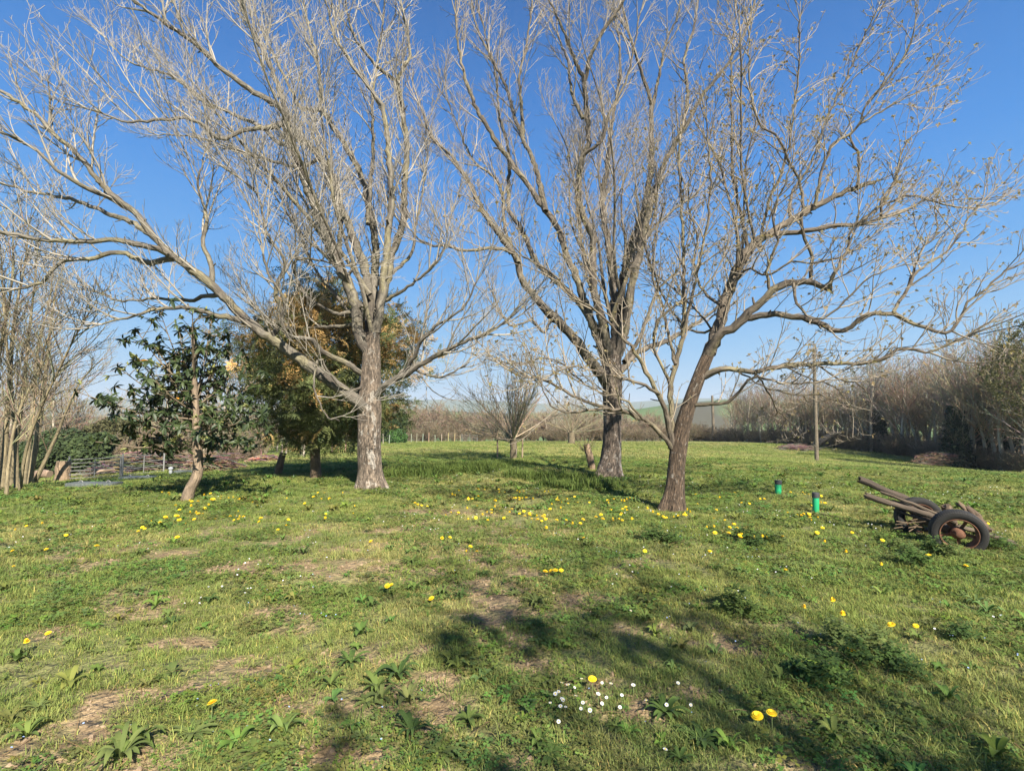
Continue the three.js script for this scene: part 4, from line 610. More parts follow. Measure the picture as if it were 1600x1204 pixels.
stump(436, 744, 15.2, 442, 707, 5.4, 'leaning cut stump under the dark evergreen tree', [0.25, 0.18, 0.12], false);
const GD0 = 20;
stump(104, 754, GD0, 100, 720, 9.5, 'thick pale gatepost log at the end of the metal gate', [0.42, 0.3, 0.2], false);
// metal field gate and hurdle
const galv = mat({ color: new THREE.Color().setRGB(0.27, 0.27, 0.26), roughness: 0.6, metalness: 0.3, vertexColors: false });
function gate(label, a, z, h, bars) {
  const g = thing('metal_gate', label, 'gate', a), d = z.clone().sub(a), bar = (name, p, q, r) => { const b = new Buf(); tube(b, [p, p.clone().lerp(q, 0.5), q], () => r, 7, undefined, null, 0); part(g, name, b.geo(), galv); };
  bar('upright', V(0, 0, 0), V(0, h + 0.12, 0), 0.035); bar('upright', d.clone(), d.clone().add(V(0, h + 0.02, 0)), 0.03);
  for (let k = 0; k < bars; k++) { const y = 0.1 + (h - 0.12) * k / (bars - 1); bar('rail', V(0, y, 0), d.clone().add(V(0, y, 0)), 0.013); }
  bar('brace', d.clone().multiplyScalar(0.5).add(V(0, 0.1, 0.02)), d.clone().multiplyScalar(0.5).add(V(0, h - 0.02, 0.02)), 0.016);
}
{ const a = onGround((113 - 800) / F * GD0, -GD0), z = onGround((193 - 800) / F * 20.5, -20.5), w = onGround((260 - 800) / F * 22.5, -22.5); gate('galvanised metal field gate of thin rails beside the gatepost log', a, z, 0.84, 6); gate('second galvanised rail panel running on from the field gate', z.clone().add(V(0.08, 0, 0)), w, 0.84, 4); }
gate('small grey metal hurdle at the end of the far post fence', onGround((722 - 800) / F * 74, -74), onGround((746 - 800) / F * 74, -74), 1.0, 5);
// post-and-wire fences
function fence(label, pts, step, hh, R) {
  const g = thing('post_fence', label, 'fence', pts[0].clone()), tops = []; const c = new THREE.CatmullRomCurve3(pts), n = Math.round(c.getLength() / step);
  for (let i = 0; i <= n; i++) { const p = c.getPointAt(i / n); p.y = H(p.x, p.z); const q = p.clone().sub(pts[0]), h = hh * (0.85 + R() * 0.35), b = new Buf(), lx = (R() - 0.5) * 0.2; tube(b, [q.clone().add(V(0, -0.1, 0)), q.clone().add(V(lx * 0.5, h * 0.5, 0)), q.clone().add(V(lx, h, 0))], () => 0.055, 6, [0.38, 0.31, 0.23].map((x) => x * (0.7 + R() * 0.5)), null, 1); part(g, 'post', b.geo(), twigMat); tops.push(q.clone().add(V(lx * 0.8, hh * 0.8, 0))); }
  for (const k of [1, 0.55]) { const b = new Buf(); tube(b, tops.map((t) => t.clone().add(V(0, hh * 0.8 * (k - 1), 0.05))), () => 0.006, 3, [0.25, 0.25, 0.25]); part(g, 'wire', b.geo(), twigMat); }
}
fence('far row of pale fence posts and wire before the hedgerow', [onGround((590 - 800) / F * 62, -62), onGround((660 - 800) / F * 70, -70), onGround((720 - 800) / F * 75, -75)], 1.1, 1.15, rng(33));
fence('post and wire fence behind the leafy tree and the evergreen', [onGround((205 - 800) / F * 30, -30), onGround((340 - 800) / F * 34, -34), onGround((450 - 800) / F * 40, -40), onGround((560 - 800) / F * 50, -50)], 2.2, 1.1, rng(34));
// brush heaps and logs
function heap(label, px, d, w, h, n, col, seed, len, rad) { const base = onGround((px - 800) / F * d, -d), g = thing('brush_heap', label, 'heap', base), R = rng(seed), b = new Buf(); for (let i = 0; i < n; i++) { const t = (R() + R() - 1), x = t * w, y = R() * h * (1 - t * t) , z = (R() - 0.5) * 1.6, a = (R() - 0.5) * 1.1, l = len * (0.4 + R()), e = (R() - 0.5) * 0.5, p = V(x, y + 0.03 + H(base.x + x, base.z + z) - base.y, z), q = p.clone().add(V(Math.cos(a) * l, Math.sin(e) * l * 0.5, Math.sin(a) * l)), mid = p.clone().lerp(q, 0.5).add(V(0, (R() - 0.4) * 0.15, 0)); tube(b, [p, mid, q], (k) => rad * (0.4 + R() * 0.9), 5, col.map((c) => c * (0.6 + 0.8 * R())), null, 1); } part(g, 'sticks', b.geo(), twigMat, 'stuff'); return g; }
heap('long heap of cut grey-brown branches behind the metal gate', 225, 25, 3.1, 1.0, 900, [0.22, 0.17, 0.125], 51, 1.2, 0.02);
heap('tangle of cut branches under the right side of the leafy tree', 325, 22, 0.95, 0.75, 420, [0.27, 0.2, 0.14], 52, 0.7, 0.016);
heap('low reddish pile of firewood by the wire fence', 410, 31, 0.8, 0.34, 130, [0.33, 0.2, 0.14], 53, 0.5, 0.045);
heap('low heap of brush at the foot of the wood near the pole', 1235, 56, 2.0, 0.5, 260, [0.16, 0.12, 0.09], 54, 1.4, 0.025);
heap('brown pile of dead stalks at the wood edge', 1462, 44, 2.4, 1.1, 700, [0.24, 0.175, 0.12], 55, 0.9, 0.014);
function log(label, a, z, r, col) { const g = thing('fallen_log', label, 'log', a), b = new Buf(), e = z.clone().sub(a), m = e.clone().multiplyScalar(0.5).add(V(0, e.length() * 0.08, 0)); tube(b, smooth([V(0, 0, 0), m, e], 0.12), (i) => r * (1 - 0.02 * i), 10, col, (i, k) => 1 + (fbm(i * 0.5, Math.cos(k) * 2, 2, 5) - 0.5) * 0.3, 2); part(g, 'log', b.geo(), barkMat); }
log('pale curved log lying behind the metal gate', onGround((137 - 800) / F * 21.6, -21.6, 0.05), onGround((184 - 800) / F * 22.4, -22.4, 0.28), 0.08, [0.42, 0.31, 0.22]);
log('thick sawn log lying between the slender trees and the gate', onGround((58 - 800) / F * 24, -24, 0.2), onGround((84 - 800) / F * 24, -24, 0.22), 0.21, [0.4, 0.28, 0.2]);
log('dark fallen trunk leaning at the foot of the wood', onGround((1268 - 800) / F * 58, -58, 0.3), onGround((1318 - 800) / F * 57, -57, 2.1), 0.42, [0.045, 0.04, 0.035]);
// lids and a short pipe by the leafy tree
const slabMat = mat({ map: barkMap, color: new THREE.Color().setRGB(0.13, 0.15, 0.15), roughness: 0.9 });
[[147, 760, 1.15, 0.42, 'flat grey-green hatch lid in the grass in front of the gate'], [216, 749, 1.0, 0.5, 'flat grey hatch lid in the shade beyond the gate'], [292, 739, 1.0, 0.5, 'flat grey hatch lid behind the bent trunk of the leafy tree']].forEach(([px, py, w, dp, label], k) => { const p = G(px, py), g = thing('hatch_lid', label, 'lid', p); const s = new THREE.Shape(), r = 0.06; s.moveTo(-w / 2 + r, -dp / 2); s.lineTo(w / 2 - r, -dp / 2); s.quadraticCurveTo(w / 2, -dp / 2, w / 2, -dp / 2 + r); s.lineTo(w / 2, dp / 2 - r); s.quadraticCurveTo(w / 2, dp / 2, w / 2 - r, dp / 2); s.lineTo(-w / 2 + r, dp / 2); s.quadraticCurveTo(-w / 2, dp / 2, -w / 2, dp / 2 - r); s.lineTo(-w / 2, -dp / 2 + r); s.quadraticCurveTo(-w / 2, -dp / 2, -w / 2 + r, -dp / 2); const m = part(g, 'slab', new THREE.ExtrudeGeometry(s, { depth: 0.09, bevelEnabled: true, bevelSize: 0.015, bevelThickness: 0.015, bevelSegments: 2 }), slabMat); m.rotation.x = -Math.PI / 2; for (const sx of [-1, 1]) { const h = part(g, 'handle', new THREE.TorusGeometry(0.05, 0.01, 6, 12, Math.PI), galv); h.position.set(sx * w * 0.3, 0.1, 0); } });
{ const p = G(266, 741), g = thing('grey_vent', 'short grey capped vent pipe beside the leafy tree', 'pipe', p); part(g, 'pipe', new THREE.CylinderGeometry(0.06, 0.06, 0.22, 18), mat({ color: new THREE.Color().setRGB(0.32, 0.34, 0.36), roughness: 0.6 })).position.y = 0.1; part(g, 'cap', new THREE.LatheGeometry([[0.05, 0.2], [0.085, 0.2], [0.085, 0.25], [0.05, 0.29], [0, 0.3]].map((a) => new THREE.Vector2(...a)), 18), mat({ color: new THREE.Color().setRGB(0.36, 0.38, 0.4), roughness: 0.6 })); }

// ---------------------------------------------------------------- trees standing behind the camera, whose shade falls on the foreground
{
  const g = place(protos[1], 'shade_tree', 'bare branching tree with a few evergreen clumps, standing behind the viewer', 'tree', null, onGround(4.1, 4.6), 1.0, 1, 1.0), R = rng(78), list = [];
  for (const [x, y, z, r, n] of [[-1.0, 6.0, -1.0, 0.6, 11], [-0.1, 6.05, -0.9, 0.6, 12], [0.6, 6.2, -1.1, 0.5, 8], [-1.2, 6.0, 0.4, 0.7, 5], [0.0, 5.4, 0.5, 0.6, 5]]) leafBlob(list, R, V(x, y, z), r, r * 0.3, r * 0.7, n, [0.03, 0.05, 0.02], [0.05, 0.08, 0.03], 0.62);
  instanced(g, 'evergreen_clumps', ivyLeaf, leafMat, list).rotation.y = -1;
}
{ const p = onGround(6.4, 6.3), g = thing('shade_bush', 'leafy evergreen tree standing behind the viewer', 'tree', p), R = rng(77), list = [], b = new Buf(); for (let k = 0; k < 6; k++) grow(b, R, V(0, 0, 0), V((R() - 0.5) * 0.6, 1.3, (R() - 0.5) * 0.6).normalize(), 3.6, 0.06, 0, slimStyle([0.2, 0.15, 0.1])); part(g, 'branches', b.geo(), twigMat, 'stuff'); for (let k = 0; k < 30; k++) { const a = R() * 6.28, r = 1.6 * Math.sqrt(R()); leafBlob(list, R, V(Math.cos(a) * r, 3.0 + R() * 2.6, Math.sin(a) * r), 0.65, 0.4, 0.65, 34, [0.03, 0.05, 0.02], [0.05, 0.08, 0.03], 1.2); } instanced(g, 'foliage', ivyLeaf, leafMat, list); }
console.log('objects', scene.children.length);

// ---------------------------------------------------------------- turf
function tuftGeo(seed, n, rad, h, w, flat, dry) {
  const b = new Buf(), R = rng(seed);
  for (let k = 0; k < n; k++) {
    const a = R() * 6.283, r = rad * Math.sqrt(R()), x = Math.cos(a) * r, z = Math.sin(a) * r, da = R() * 6.283, l = h * (0.5 + R() * 0.8), lean = flat * (0.3 + R()), dx = Math.cos(da), dz = Math.sin(da), ww = w * (0.6 + R() * 0.7), sx = -dz * ww / 2, sz = dx * ww / 2;
    const c = R() < dry ? mixc([2.1, 1.5, 1.6], [1.5, 1.15, 1.1], R()) : mixc([0.75, 0.85, 0.7], [1.25, 1.15, 1.2], R());
    const pt = (t) => { const e = lean * t * t; return [x + dx * l * e, l * t * (1 - 0.35 * lean * t), z + dz * l * e]; };
    const [p0, p1, p2] = [pt(0), pt(0.55), pt(1)], nrm = (s, t) => { const tx = t[0] - s[0], ty = t[1] - s[1], tz = t[2] - s[2], nx = ty * sz, ny = tz * sx - tx * sz, nz = -ty * sx, q = Math.hypot(nx, ny, nz) || 1; return [nx / q, ny / q, nz / q]; };
    const n0 = nrm(p0, p1), n1 = nrm(p1, p2), i0 = b.v(p0[0] - sx, p0[1], p0[2] - sz, ...n0, 0, 0, c), i1 = b.v(p0[0] + sx, p0[1], p0[2] + sz, ...n0, 0, 0, c), i2 = b.v(p1[0] - sx * 0.8, p1[1], p1[2] - sz * 0.8, ...n1, 0, 0, c), i3 = b.v(p1[0] + sx * 0.8, p1[1], p1[2] + sz * 0.8, ...n1, 0, 0, c), i4 = b.v(p2[0], p2[1], p2[2], ...n1, 0, 0, c);
    b.tri(i0, i2, i1); b.tri(i1, i2, i3); b.tri(i2, i4, i3);
  }
  const g = b.geo(); g.computeVertexNormals(); return g;
}
function matGeo(seed, n, rad, size, h) { // small rounded leaflets: clover, speedwell, chickweed
  const b = new Buf(), R = rng(seed);
  for (let k = 0; k < n; k++) { const a = R() * 6.283, r = rad * Math.sqrt(R()), cx = Math.cos(a) * r, cz = Math.sin(a) * r, y = h * (0.35 + R() * 0.8), t0 = R() * 6, c = mixc([0.75, 0.85, 0.8], [1.2, 1.15, 1.1], R()), tx = (R() - 0.5) * 0.9, tz = (R() - 0.5) * 0.9; for (let q = 0; q < 3; q++) { const an = t0 + q * 2.094, ux = Math.cos(an), uz = Math.sin(an), s = size * (0.75 + R() * 0.5), pt = (f, g) => { const x = ux * f * s - uz * g * s, z = uz * f * s + ux * g * s; return b.v(cx + x, y + x * tx + z * tz, cz + z, 0, 1, 0, 0, 0, c); }; const i0 = pt(0, 0), i1 = pt(0.6, 0.42), i2 = pt(1, 0), i3 = pt(0.6, -0.42); b.tri(i0, i1, i2); b.tri(i0, i2, i3); } }
  const g = b.geo(); g.computeVertexNormals(); const nn = g.attributes.normal, ix = g.index.array; for (let i = 0; i < nn.count; i++) if (nn.getY(i) < 0) { } if (nn.getY(0) < 0) { for (let i = 0; i < ix.length; i += 3) { const t = ix[i]; ix[i] = ix[i + 1]; ix[i + 1] = t; } g.computeVertexNormals(); } return g;
}
function rosetteGeo(seed, n, len, wid, up, tooth) { // broad basal leaves
  const b = new Buf(), R = rng(seed);
  for (let k = 0; k < n; k++) {
    const a = k * 2.4 + R() * 0.5, l = len * (0.6 + R() * 0.6), w = wid * (0.7 + R() * 0.6), dx = Math.cos(a), dz = Math.sin(a), u = up * (0.5 + R()), m = 8, c = mixc([0.8, 0.85, 0.8], [1.2, 1.15, 1.1], R()), base = b.p.length / 3, tw = (R() - 0.5) * 0.5;
    for (let i = 0; i <= m; i++) { const t = i / m, ww = w * Math.pow(Math.sin(Math.PI * Math.pow(t * 0.96 + 0.02, 0.8)), 0.7) * (tooth && i % 2 ? 0.55 : 1) * (i === m ? 0.1 : 1), f = l * (t - 0.12 * t * t), y = 0.012 + l * (u * t - 0.75 * u * t * t - 0.05 * t * t); for (const s of [-1, 0, 1]) b.v(dx * f - dz * s * ww, y + Math.abs(s) * ww * 0.35 + s * tw * ww, dz * f + dx * s * ww, 0, 1, 0, 0, 0, c); }
    for (let i = 0; i < m; i++) for (let s = 0; s < 2; s++) { const q = base + i * 3 + s; b.tri(q, q + 1, q + 3); b.tri(q + 1, q + 4, q + 3); }
  }
  const g = b.geo(), ix = g.index.array; g.computeVertexNormals(); let s = 0; for (let i = 0; i < g.attributes.normal.count; i++) s += g.attributes.normal.getY(i); if (s < 0) { for (let i = 0; i < ix.length; i += 3) { const t = ix[i]; ix[i] = ix[i + 1]; ix[i + 1] = t; } g.computeVertexNormals(); } return g;
}
const SECT = 56 * Math.PI / 180;
function scatter(seed, r0, r1, per, f) { const R = rng(seed), n = Math.round(SECT * (r1 * r1 - r0 * r0) * per), out = []; for (let i = 0; i < n; i++) { const r = Math.sqrt(r0 * r0 + R() * (r1 * r1 - r0 * r0)), a = (R() * 2 - 1) * SECT, x = Math.sin(a) * r, z = -Math.cos(a) * r, e = f(x, z, r, R); if (e) out.push(e); } return out; }
const turfCol = (x, z, R) => { const L = lush(x, z), f = fbm(x * 1.3, z * 1.3, 3, 85); let c = mixc(GA, GB, sstep(0.42, 0.62, L)); c = mixc(c, GD, sstep(0.52, 0.68, f) * 0.75); const v = 0.8 + R() * 0.45; return c.map((k) => k * v); };
const grassGeos = [tuftGeo(1, 36, 0.09, 0.05, 0.0048, 1.0, 0.1), tuftGeo(2, 40, 0.1, 0.038, 0.0045, 1.3, 0.16), tuftGeo(3, 30, 0.06, 0.08, 0.005, 0.9, 0.08), tuftGeo(4, 36, 0.12, 0.03, 0.0055, 1.4, 0.26), tuftGeo(5, 36, 0.1, 0.045, 0.006, 1.2, 0.12)];
const spread = (list, geos, name, label, category) => geos.forEach((g, k) => { const sub = list.filter((_, i) => i % geos.length === k); if (sub.length) tag(instanced(scene, name, g, grassMat, sub), label, category); });
const put = (x, z, R, s, col, tilt = 0.12, sy = s) => [onGround(x, z, -0.006), quat(R, tilt), V(s, sy, s), col];
const cover = (x, z) => { const m = fbm(x * 2.6 + 7, z * 2.6, 3, 95); return clamp(1 - bare(x, z) * 1.0) * (0.3 + 0.9 * sstep(0.32, 0.6, m)); };
spread([
  ...scatter(11, 1.2, 6, 620, (x, z, r, R) => R() < cover(x, z) && put(x, z, R, 0.45 + R() * 0.55, turfCol(x, z, R))),
  ...scatter(12, 6, 12, 300, (x, z, r, R) => R() < cover(x, z) && put(x, z, R, 0.6 + R() * 0.6, turfCol(x, z, R))),
  ...scatter(13, 12, 24, 95, (x, z, r, R) => put(x, z, R, 0.9 + R() * 0.8, turfCol(x, z, R), 0.1, 0.8 + R() * 0.5)),
  ...scatter(14, 24, 75, 9, (x, z, r, R) => put(x, z, R, 2.4 + R() * 1.6, turfCol(x, z, R), 0.05, 1.6 + R())),
], grassGeos, 'meadow_grass', 'short green meadow grass covering the ground', 'grass');
{ // taller dark growth on the bank between the big trees and in the shade
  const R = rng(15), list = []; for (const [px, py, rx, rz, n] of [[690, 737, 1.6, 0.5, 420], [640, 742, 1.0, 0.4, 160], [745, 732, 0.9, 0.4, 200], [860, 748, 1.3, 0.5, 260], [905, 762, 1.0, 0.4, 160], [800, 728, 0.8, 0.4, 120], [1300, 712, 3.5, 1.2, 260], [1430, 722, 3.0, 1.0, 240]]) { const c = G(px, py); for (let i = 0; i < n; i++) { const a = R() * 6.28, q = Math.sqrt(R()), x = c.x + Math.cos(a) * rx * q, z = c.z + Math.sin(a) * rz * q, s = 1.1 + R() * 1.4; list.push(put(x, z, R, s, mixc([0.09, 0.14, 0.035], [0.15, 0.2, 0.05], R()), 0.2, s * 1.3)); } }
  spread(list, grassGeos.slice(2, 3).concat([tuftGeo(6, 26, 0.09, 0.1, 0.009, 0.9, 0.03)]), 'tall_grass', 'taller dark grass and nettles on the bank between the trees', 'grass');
}
const cloverGeos = [matGeo(21, 46, 0.12, 0.013, 0.035), matGeo(22, 60, 0.15, 0.009, 0.025), matGeo(23, 34, 0.13, 0.018, 0.03)];
const weedCol = (x, z, R) => mixc([0.115, 0.175, 0.042], [0.18, 0.225, 0.06], R()).map((k) => k * (0.8 + 0.5 * R()));
spread([...scatter(31, 1.2, 9, 90, (x, z, r, R) => fbm(x * 1.1 + 20, z * 1.1, 3, 33) > 0.42 + R() * 0.16 && R() < 1 - bare(x, z) && put(x, z, R, 0.8 + R() * 0.7, weedCol(x, z, R))), ...scatter(32, 9, 26, 16, (x, z, r, R) => fbm(x * 0.7 + 20, z * 0.7, 3, 33) > 0.48 && put(x, z, R, 1.3 + R(), weedCol(x, z, R)))], cloverGeos, 'clover', 'mats of small round clover and chickweed leaves in the grass', 'clover');
const strawGeo = [tuftGeo(41, 7, 0.16, 0.15, 0.0035, 2.6, 1.1), tuftGeo(42, 5, 0.12, 0.2, 0.003, 2.2, 1.1)];
spread(scatter(43, 1.2, 11, 26, (x, z, r, R) => R() < 0.3 + bare(x, z) * 0.9 && put(x, z, R, 0.7 + R() * 0.6, mixc([0.12, 0.12, 0.06], [0.17, 0.15, 0.07], R()), 0.2, 0.4)), strawGeo, 'dry_straw', 'dry tan straw lying on the bare patches', 'straw');
{
  const clod = new THREE.IcosahedronGeometry(1, 1), p = clod.attributes.position; for (let i = 0; i < p.count; i++) { const f = 0.7 + 0.6 * vnoise(p.getX(i) * 2 + 5, p.getY(i) * 2 + p.getZ(i) * 3); p.setXYZ(i, p.getX(i) * f, p.getY(i) * f * 0.6, p.getZ(i) * f); } clod.computeVertexNormals();
  tag(instanced(scene, 'soil_crumbs', clod, mat({ roughness: 1 }), scatter(44, 1.2, 9, 200, (x, z, q, R) => R() < bare(x, z) * 1.2 && (() => { const s = 0.004 + 0.016 * Math.pow(R(), 3); return [onGround(x, z, s * 0.2), quat(R, 1), V(s, s, s), mixc([0.2, 0.14, 0.085], [0.34, 0.25, 0.16], R())]; })())), 'crumbs of soil and grit on the bare patches', 'soil');
  const lf = (() => { const b = new Buf(), w = [1, 1, 1]; [[0, 0, -1], [0.45, 0.12, -0.3], [0.4, 0.2, 0.35], [0, 0.1, 1], [-0.4, 0.15, 0.35], [-0.45, 0.2, -0.3], [0, 0, 0]].forEach((v) => b.v(...v, 0, 1, 0, 0, 0, w)); for (let i = 0; i < 6; i++) b.tri(6, (i + 1) % 6, i); const g = b.geo(); g.computeVertexNormals(); return g; })();
  tag(instanced(scene, 'leaf_litter', lf, leafMat, scatter(45, 1.2, 10, 22, (x, z, q, R) => R() < 0.25 + bare(x, z) && (() => { const s = 0.008 + 0.014 * R(); return [onGround(x, z, 0.008), quat(R, 0.7), V(s, s, s), mixc([0.16, 0.1, 0.055], [0.36, 0.25, 0.14], R())]; })())), 'small brown dead leaves lying in the turf', 'leaves');
}
const rosGeos = [rosetteGeo(51, 9, 0.12, 0.016, 0.9, 0), rosetteGeo(52, 11, 0.1, 0.013, 0.5, 1), rosetteGeo(53, 8, 0.15, 0.02, 1.3, 0)];
spread([...scatter(54, 1.3, 9, 13, (x, z, r, R) => R() < 0.8 - bare(x, z) * 0.5 && put(x, z, R, 0.3 + R() * 0.5, weedCol(x, z, R))), ...scatter(55, 9, 22, 5, (x, z, r, R) => put(x, z, R, 0.6 + R() * 0.6, weedCol(x, z, R)))], rosGeos, 'small_weeds', 'small broad-leaved weeds scattered through the grass', 'weeds');
// larger weeds that can be told apart
const weedMats = [[0.085, 0.14, 0.036], [0.125, 0.175, 0.046], [0.07, 0.12, 0.034], [0.15, 0.19, 0.06]].map((c) => { const m = grassMat.clone(); m.color.setRGB(...c); return m; });
const bigRos = [rosetteGeo(61, 17, 0.15, 0.014, 0.8, 0), rosetteGeo(62, 19, 0.15, 0.016, 0.5, 1), rosetteGeo(63, 15, 0.19, 0.014, 1.2, 0), matGeo(64, 110, 0.17, 0.03, 0.1)], bushTop = matGeo(66, 70, 0.1, 0.028, 0.16);
{
  const R = rng(65), spots = [[215, 1170, 2], [190, 1190, 2], [305, 1150, 1], [620, 1060, 2], [590, 1080, 2], [545, 1040, 0], [570, 1100, 1], [520, 1075, 2], [440, 1140, 0], [640, 1150, 2], [690, 1180, 1], [730, 1130, 0], [780, 1050, 1], [860, 1010, 0], [960, 1140, 1], [1040, 1120, 0], [1130, 1100, 1], [1225, 1065, 2], [1240, 1050, 0], [1340, 1040, 3], [1370, 1020, 3], [1310, 1010, 3], [1400, 1040, 3], [1290, 1070, 3], [1420, 1060, 3], [130, 835, 2], [152, 832, 2], [455, 865, 2], [430, 858, 0], [475, 866, 2], [350, 1010, 0], [250, 1060, 1], [270, 975, 0], [690, 930, 2], [720, 935, 2], [760, 900, 0], [805, 930, 1], [840, 945, 2], [980, 955, 1], [1010, 970, 2], [1150, 960, 3], [1170, 845, 3], [1200, 848, 3], [1185, 855, 3], [1215, 850, 3], [1420, 868, 3], [1450, 860, 3], [1470, 868, 3], [1490, 872, 3], [1430, 885, 3], [1400, 858, 3], [1560, 860, 3], [1380, 848, 3], [1030, 845, 3], [1050, 850, 3], [1015, 845, 3], [640, 880, 0], [400, 1180, 1], [60, 1110, 0], [140, 1010, 1], [330, 940, 0], [510, 920, 1], [580, 950, 2], [40, 905, 0], [210, 925, 1], [380, 900, 0], [900, 1080, 1], [1060, 1190, 0], [860, 1180, 1], [1330, 1150, 0], [1500, 1000, 3], [1100, 1160, 1]];
  const made = new Map();
  spots.forEach(([px, py, k]) => { const p = G(px + (R() - 0.5) * 8, py), key = k + '/' + Math.floor(R() * 4), m = weedMats[+key.slice(2)], g = thing('broadleaf_weed', ['low rosette weed with long plain leaves in the turf', 'flat rosette weed with toothed leaves in the turf', 'upright tuft of long strap-like weed leaves in the turf', 'dark bushy low weed with broad leaves in the turf'][k], 'weed', p, ['plain-leaved rosette weeds', 'toothed rosette weeds', 'strap-leaved weeds', 'bushy dark weeds'][k]); part(g, 'leaves', bigRos[k], m); const s = k === 3 ? 0.6 + R() * 0.5 : 0.5 + R() * 0.5; g.scale.set(s, s * (k === 3 ? 1.2 : 0.85 + R() * 0.3), s); g.rotation.y = R() * 6.28; if (k === 3) { part(g, 'leaves', bushTop, m).rotation.y = 1; } });
}
// dandelions
const yel = new THREE.MeshStandardMaterial({ color: new THREE.Color().setRGB(0.85, 0.6, 0.015), roughness: 0.7, side: THREE.DoubleSide }), stemMat = mat({ color: new THREE.Color().setRGB(0.14, 0.18, 0.06) }), whiteMat = mat({ color: new THREE.Color().setRGB(0.8, 0.8, 0.78), roughness: 0.7 });
function rays(rows, wid) { const b = new Buf(); rows.forEach(([n, r0, r1, y0, y1], q) => { for (let k = 0; k < n; k++) { const a = (k + q * 0.37) / n * 6.283, c = Math.cos(a), s = Math.sin(a), w = wid; const v = (r, g, y) => b.v(c * r - s * g, y, s * r + c * g, 0, 1, 0); const i0 = v(r0, -w * 0.5, y0), i1 = v(r0, w * 0.5, y0), i2 = v(r1, w, y1), i3 = v(r1, -w, y1); b.tri(i0, i1, i2); b.tri(i0, i2, i3); } }); const g = b.geo(), ix = g.index.array; g.computeVertexNormals(); if (g.attributes.normal.getY(0) < 0) { for (let i = 0; i < ix.length; i += 3) { const t = ix[i]; ix[i] = ix[i + 1]; ix[i + 1] = t; } g.computeVertexNormals(); } return g; }
const dandHead = rays([[18, 0.002, 0.024, 0, 0.003], [14, 0.001, 0.018, 0.003, 0.009], [10, 0, 0.011, 0.006, 0.012]], 0.0034), daisyRays = rays([[16, 0.003, 0.0115, 0, 0.002]], 0.0019);
const cyl = (r, h) => { const g = new THREE.CylinderGeometry(r, r * 1.15, h, 5, 1, true); g.translate(0, h / 2, 0); return g; };
const stemG = cyl(0.0022, 1), discG = (() => { const g = new THREE.SphereGeometry(0.0046, 8, 5); g.scale(1, 0.6, 1); return g; })();
function flower(kind, p, h, s, R) {
  const dn = kind === 'dandelion', g = thing(kind, dn ? 'yellow dandelion flower on a thin stem in the grass' : 'small white daisy with a yellow centre in the grass', 'flower', p, dn ? 'dandelions in the meadow' : 'daisies in the meadow'), st = part(g, 'stem', stemG, stemMat); st.scale.set(s, h, s);
  const hd = part(g, 'flower_head', dn ? dandHead : daisyRays, dn ? yel : whiteMat); hd.position.y = h; hd.scale.setScalar(s); hd.rotation.set(R() * 0.6 - 0.05, R() * 6, (R() - 0.5) * 0.9); if (dn && R() < 0.3) { hd.scale.set(s * 0.7, s * 2.2, s * 0.7); } if (!dn) part(hd, 'centre', discG, yel).position.y = 0.002;
}
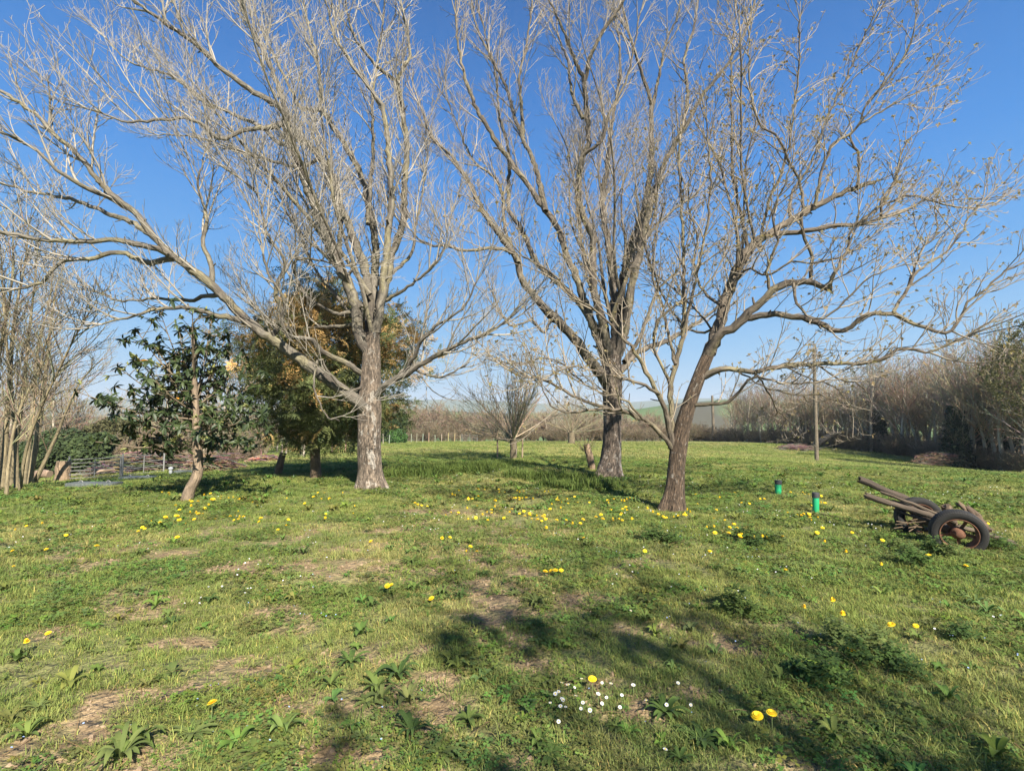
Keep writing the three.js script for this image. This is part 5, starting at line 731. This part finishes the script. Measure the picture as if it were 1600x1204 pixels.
{
  const R = rng(67), big = [[74, 999], [40, 1022], [330, 1127], [605, 928], [611, 927], [674, 943], [852, 898], [861, 896], [868, 898], [877, 895], [745, 868], [735, 863], [728, 867], [926, 1083], [1331, 1036], [1257, 963], [1303, 955], [1317, 968], [1394, 990], [1432, 988], [1184, 1135], [1207, 1140], [1228, 896], [1332, 835], [1323, 871], [1289, 851], [1378, 893], [1452, 878], [18, 868], [71, 866], [20, 893], [150, 863], [276, 848], [215, 836], [225, 834], [102, 843], [40, 827], [65, 824], [23, 832], [690, 850], [703, 848], [579, 850], [912, 844], [1008, 867], [1380, 852], [1510, 888], [1110, 872], [1545, 824]];
  const all = big.map(([x, y]) => G(x, y + 4));
  const zones = [[230, 775, 330, 55, 70], [640, 765, 200, 45, 30], [700, 770, 200, 50, 45], [850, 775, 240, 60, 50], [1060, 785, 240, 70, 45], [1090, 760, 300, 50, 24], [1360, 770, 200, 60, 12], [0, 790, 220, 60, 26], [960, 750, 120, 20, 10], [560, 820, 260, 40, 14], [1100, 740, 420, 20, 12], [200, 760, 120, 30, 8]];
  for (const [x, y, w, h, n] of zones) for (let k = 0; k < n && all.length < 300; k++) { const cl = R() < 0.4 && k ? all[all.length - 1] : null; all.push(cl ? (() => { const q = cl.clone().add(V((R() - 0.5) * 0.4, 0, (R() - 0.5) * 0.4)); q.y = H(q.x, q.z); return q; })() : G(x + R() * w, y + R() * h)); }
  for (const p of all) flower('dandelion', p, 0.05 + R() * 0.055, 0.75 + R() * 0.5, R);
  const dz = [[868, 1100], [873, 1094], [878, 1101], [880, 1105], [888, 1085], [860, 1114], [898, 1088], [900, 1103], [908, 1117], [911, 1112], [876, 1118], [884, 1116], [922, 1126], [935, 1100], [941, 1113], [948, 1103], [969, 1113], [972, 1098], [941, 1078], [955, 1079], [990, 1084], [1010, 1106], [1042, 1114], [909, 1074], [878, 1080], [1060, 1075], [970, 990], [986, 960], [873, 1142], [1040, 1186], [1080, 1110], [920, 1072]];
  for (const [x, y] of dz) flower('daisy', G(x, y + 3), 0.035 + R() * 0.03, 0.7 + R() * 0.35, R);
  const fl = rays([[5, 0.0005, 0.005, 0, 0.001]], 0.0028), mk = (seed, r0, r1, per, col, s, zone) => scatter(seed, r0, r1, per, (x, z, r, q) => q() < zone(x, z) && [onGround(x, z, 0.04 + q() * 0.03), quat(q, 0.5), V(s, s, s), col]);
  const fm = mat({ roughness: 0.8 }); 
  tag(instanced(scene, 'tiny_white_flowers', fl, fm, mk(68, 5, 16, 14, [0.75, 0.75, 0.76], 1.5, (x, z) => sstep(0.45, 0.62, fbm(x * 0.8 + 40, z * 0.8, 3, 44)) * (x > -3 ? 1 : 0.4))), 'tiny white wild flowers dotted through the turf', 'flowers');
  tag(instanced(scene, 'speedwell_flowers', fl, fm, mk(69, 1.3, 8, 12, [0.38, 0.5, 0.8], 0.9, (x, z) => sstep(0.5, 0.62, fbm(x * 1.1 + 60, z * 1.1, 3, 45)) * (x > -2 ? 1 : 0.4))), 'tiny pale blue speedwell flowers in the foreground turf', 'flowers');
}
renderer.render(scene, camera);
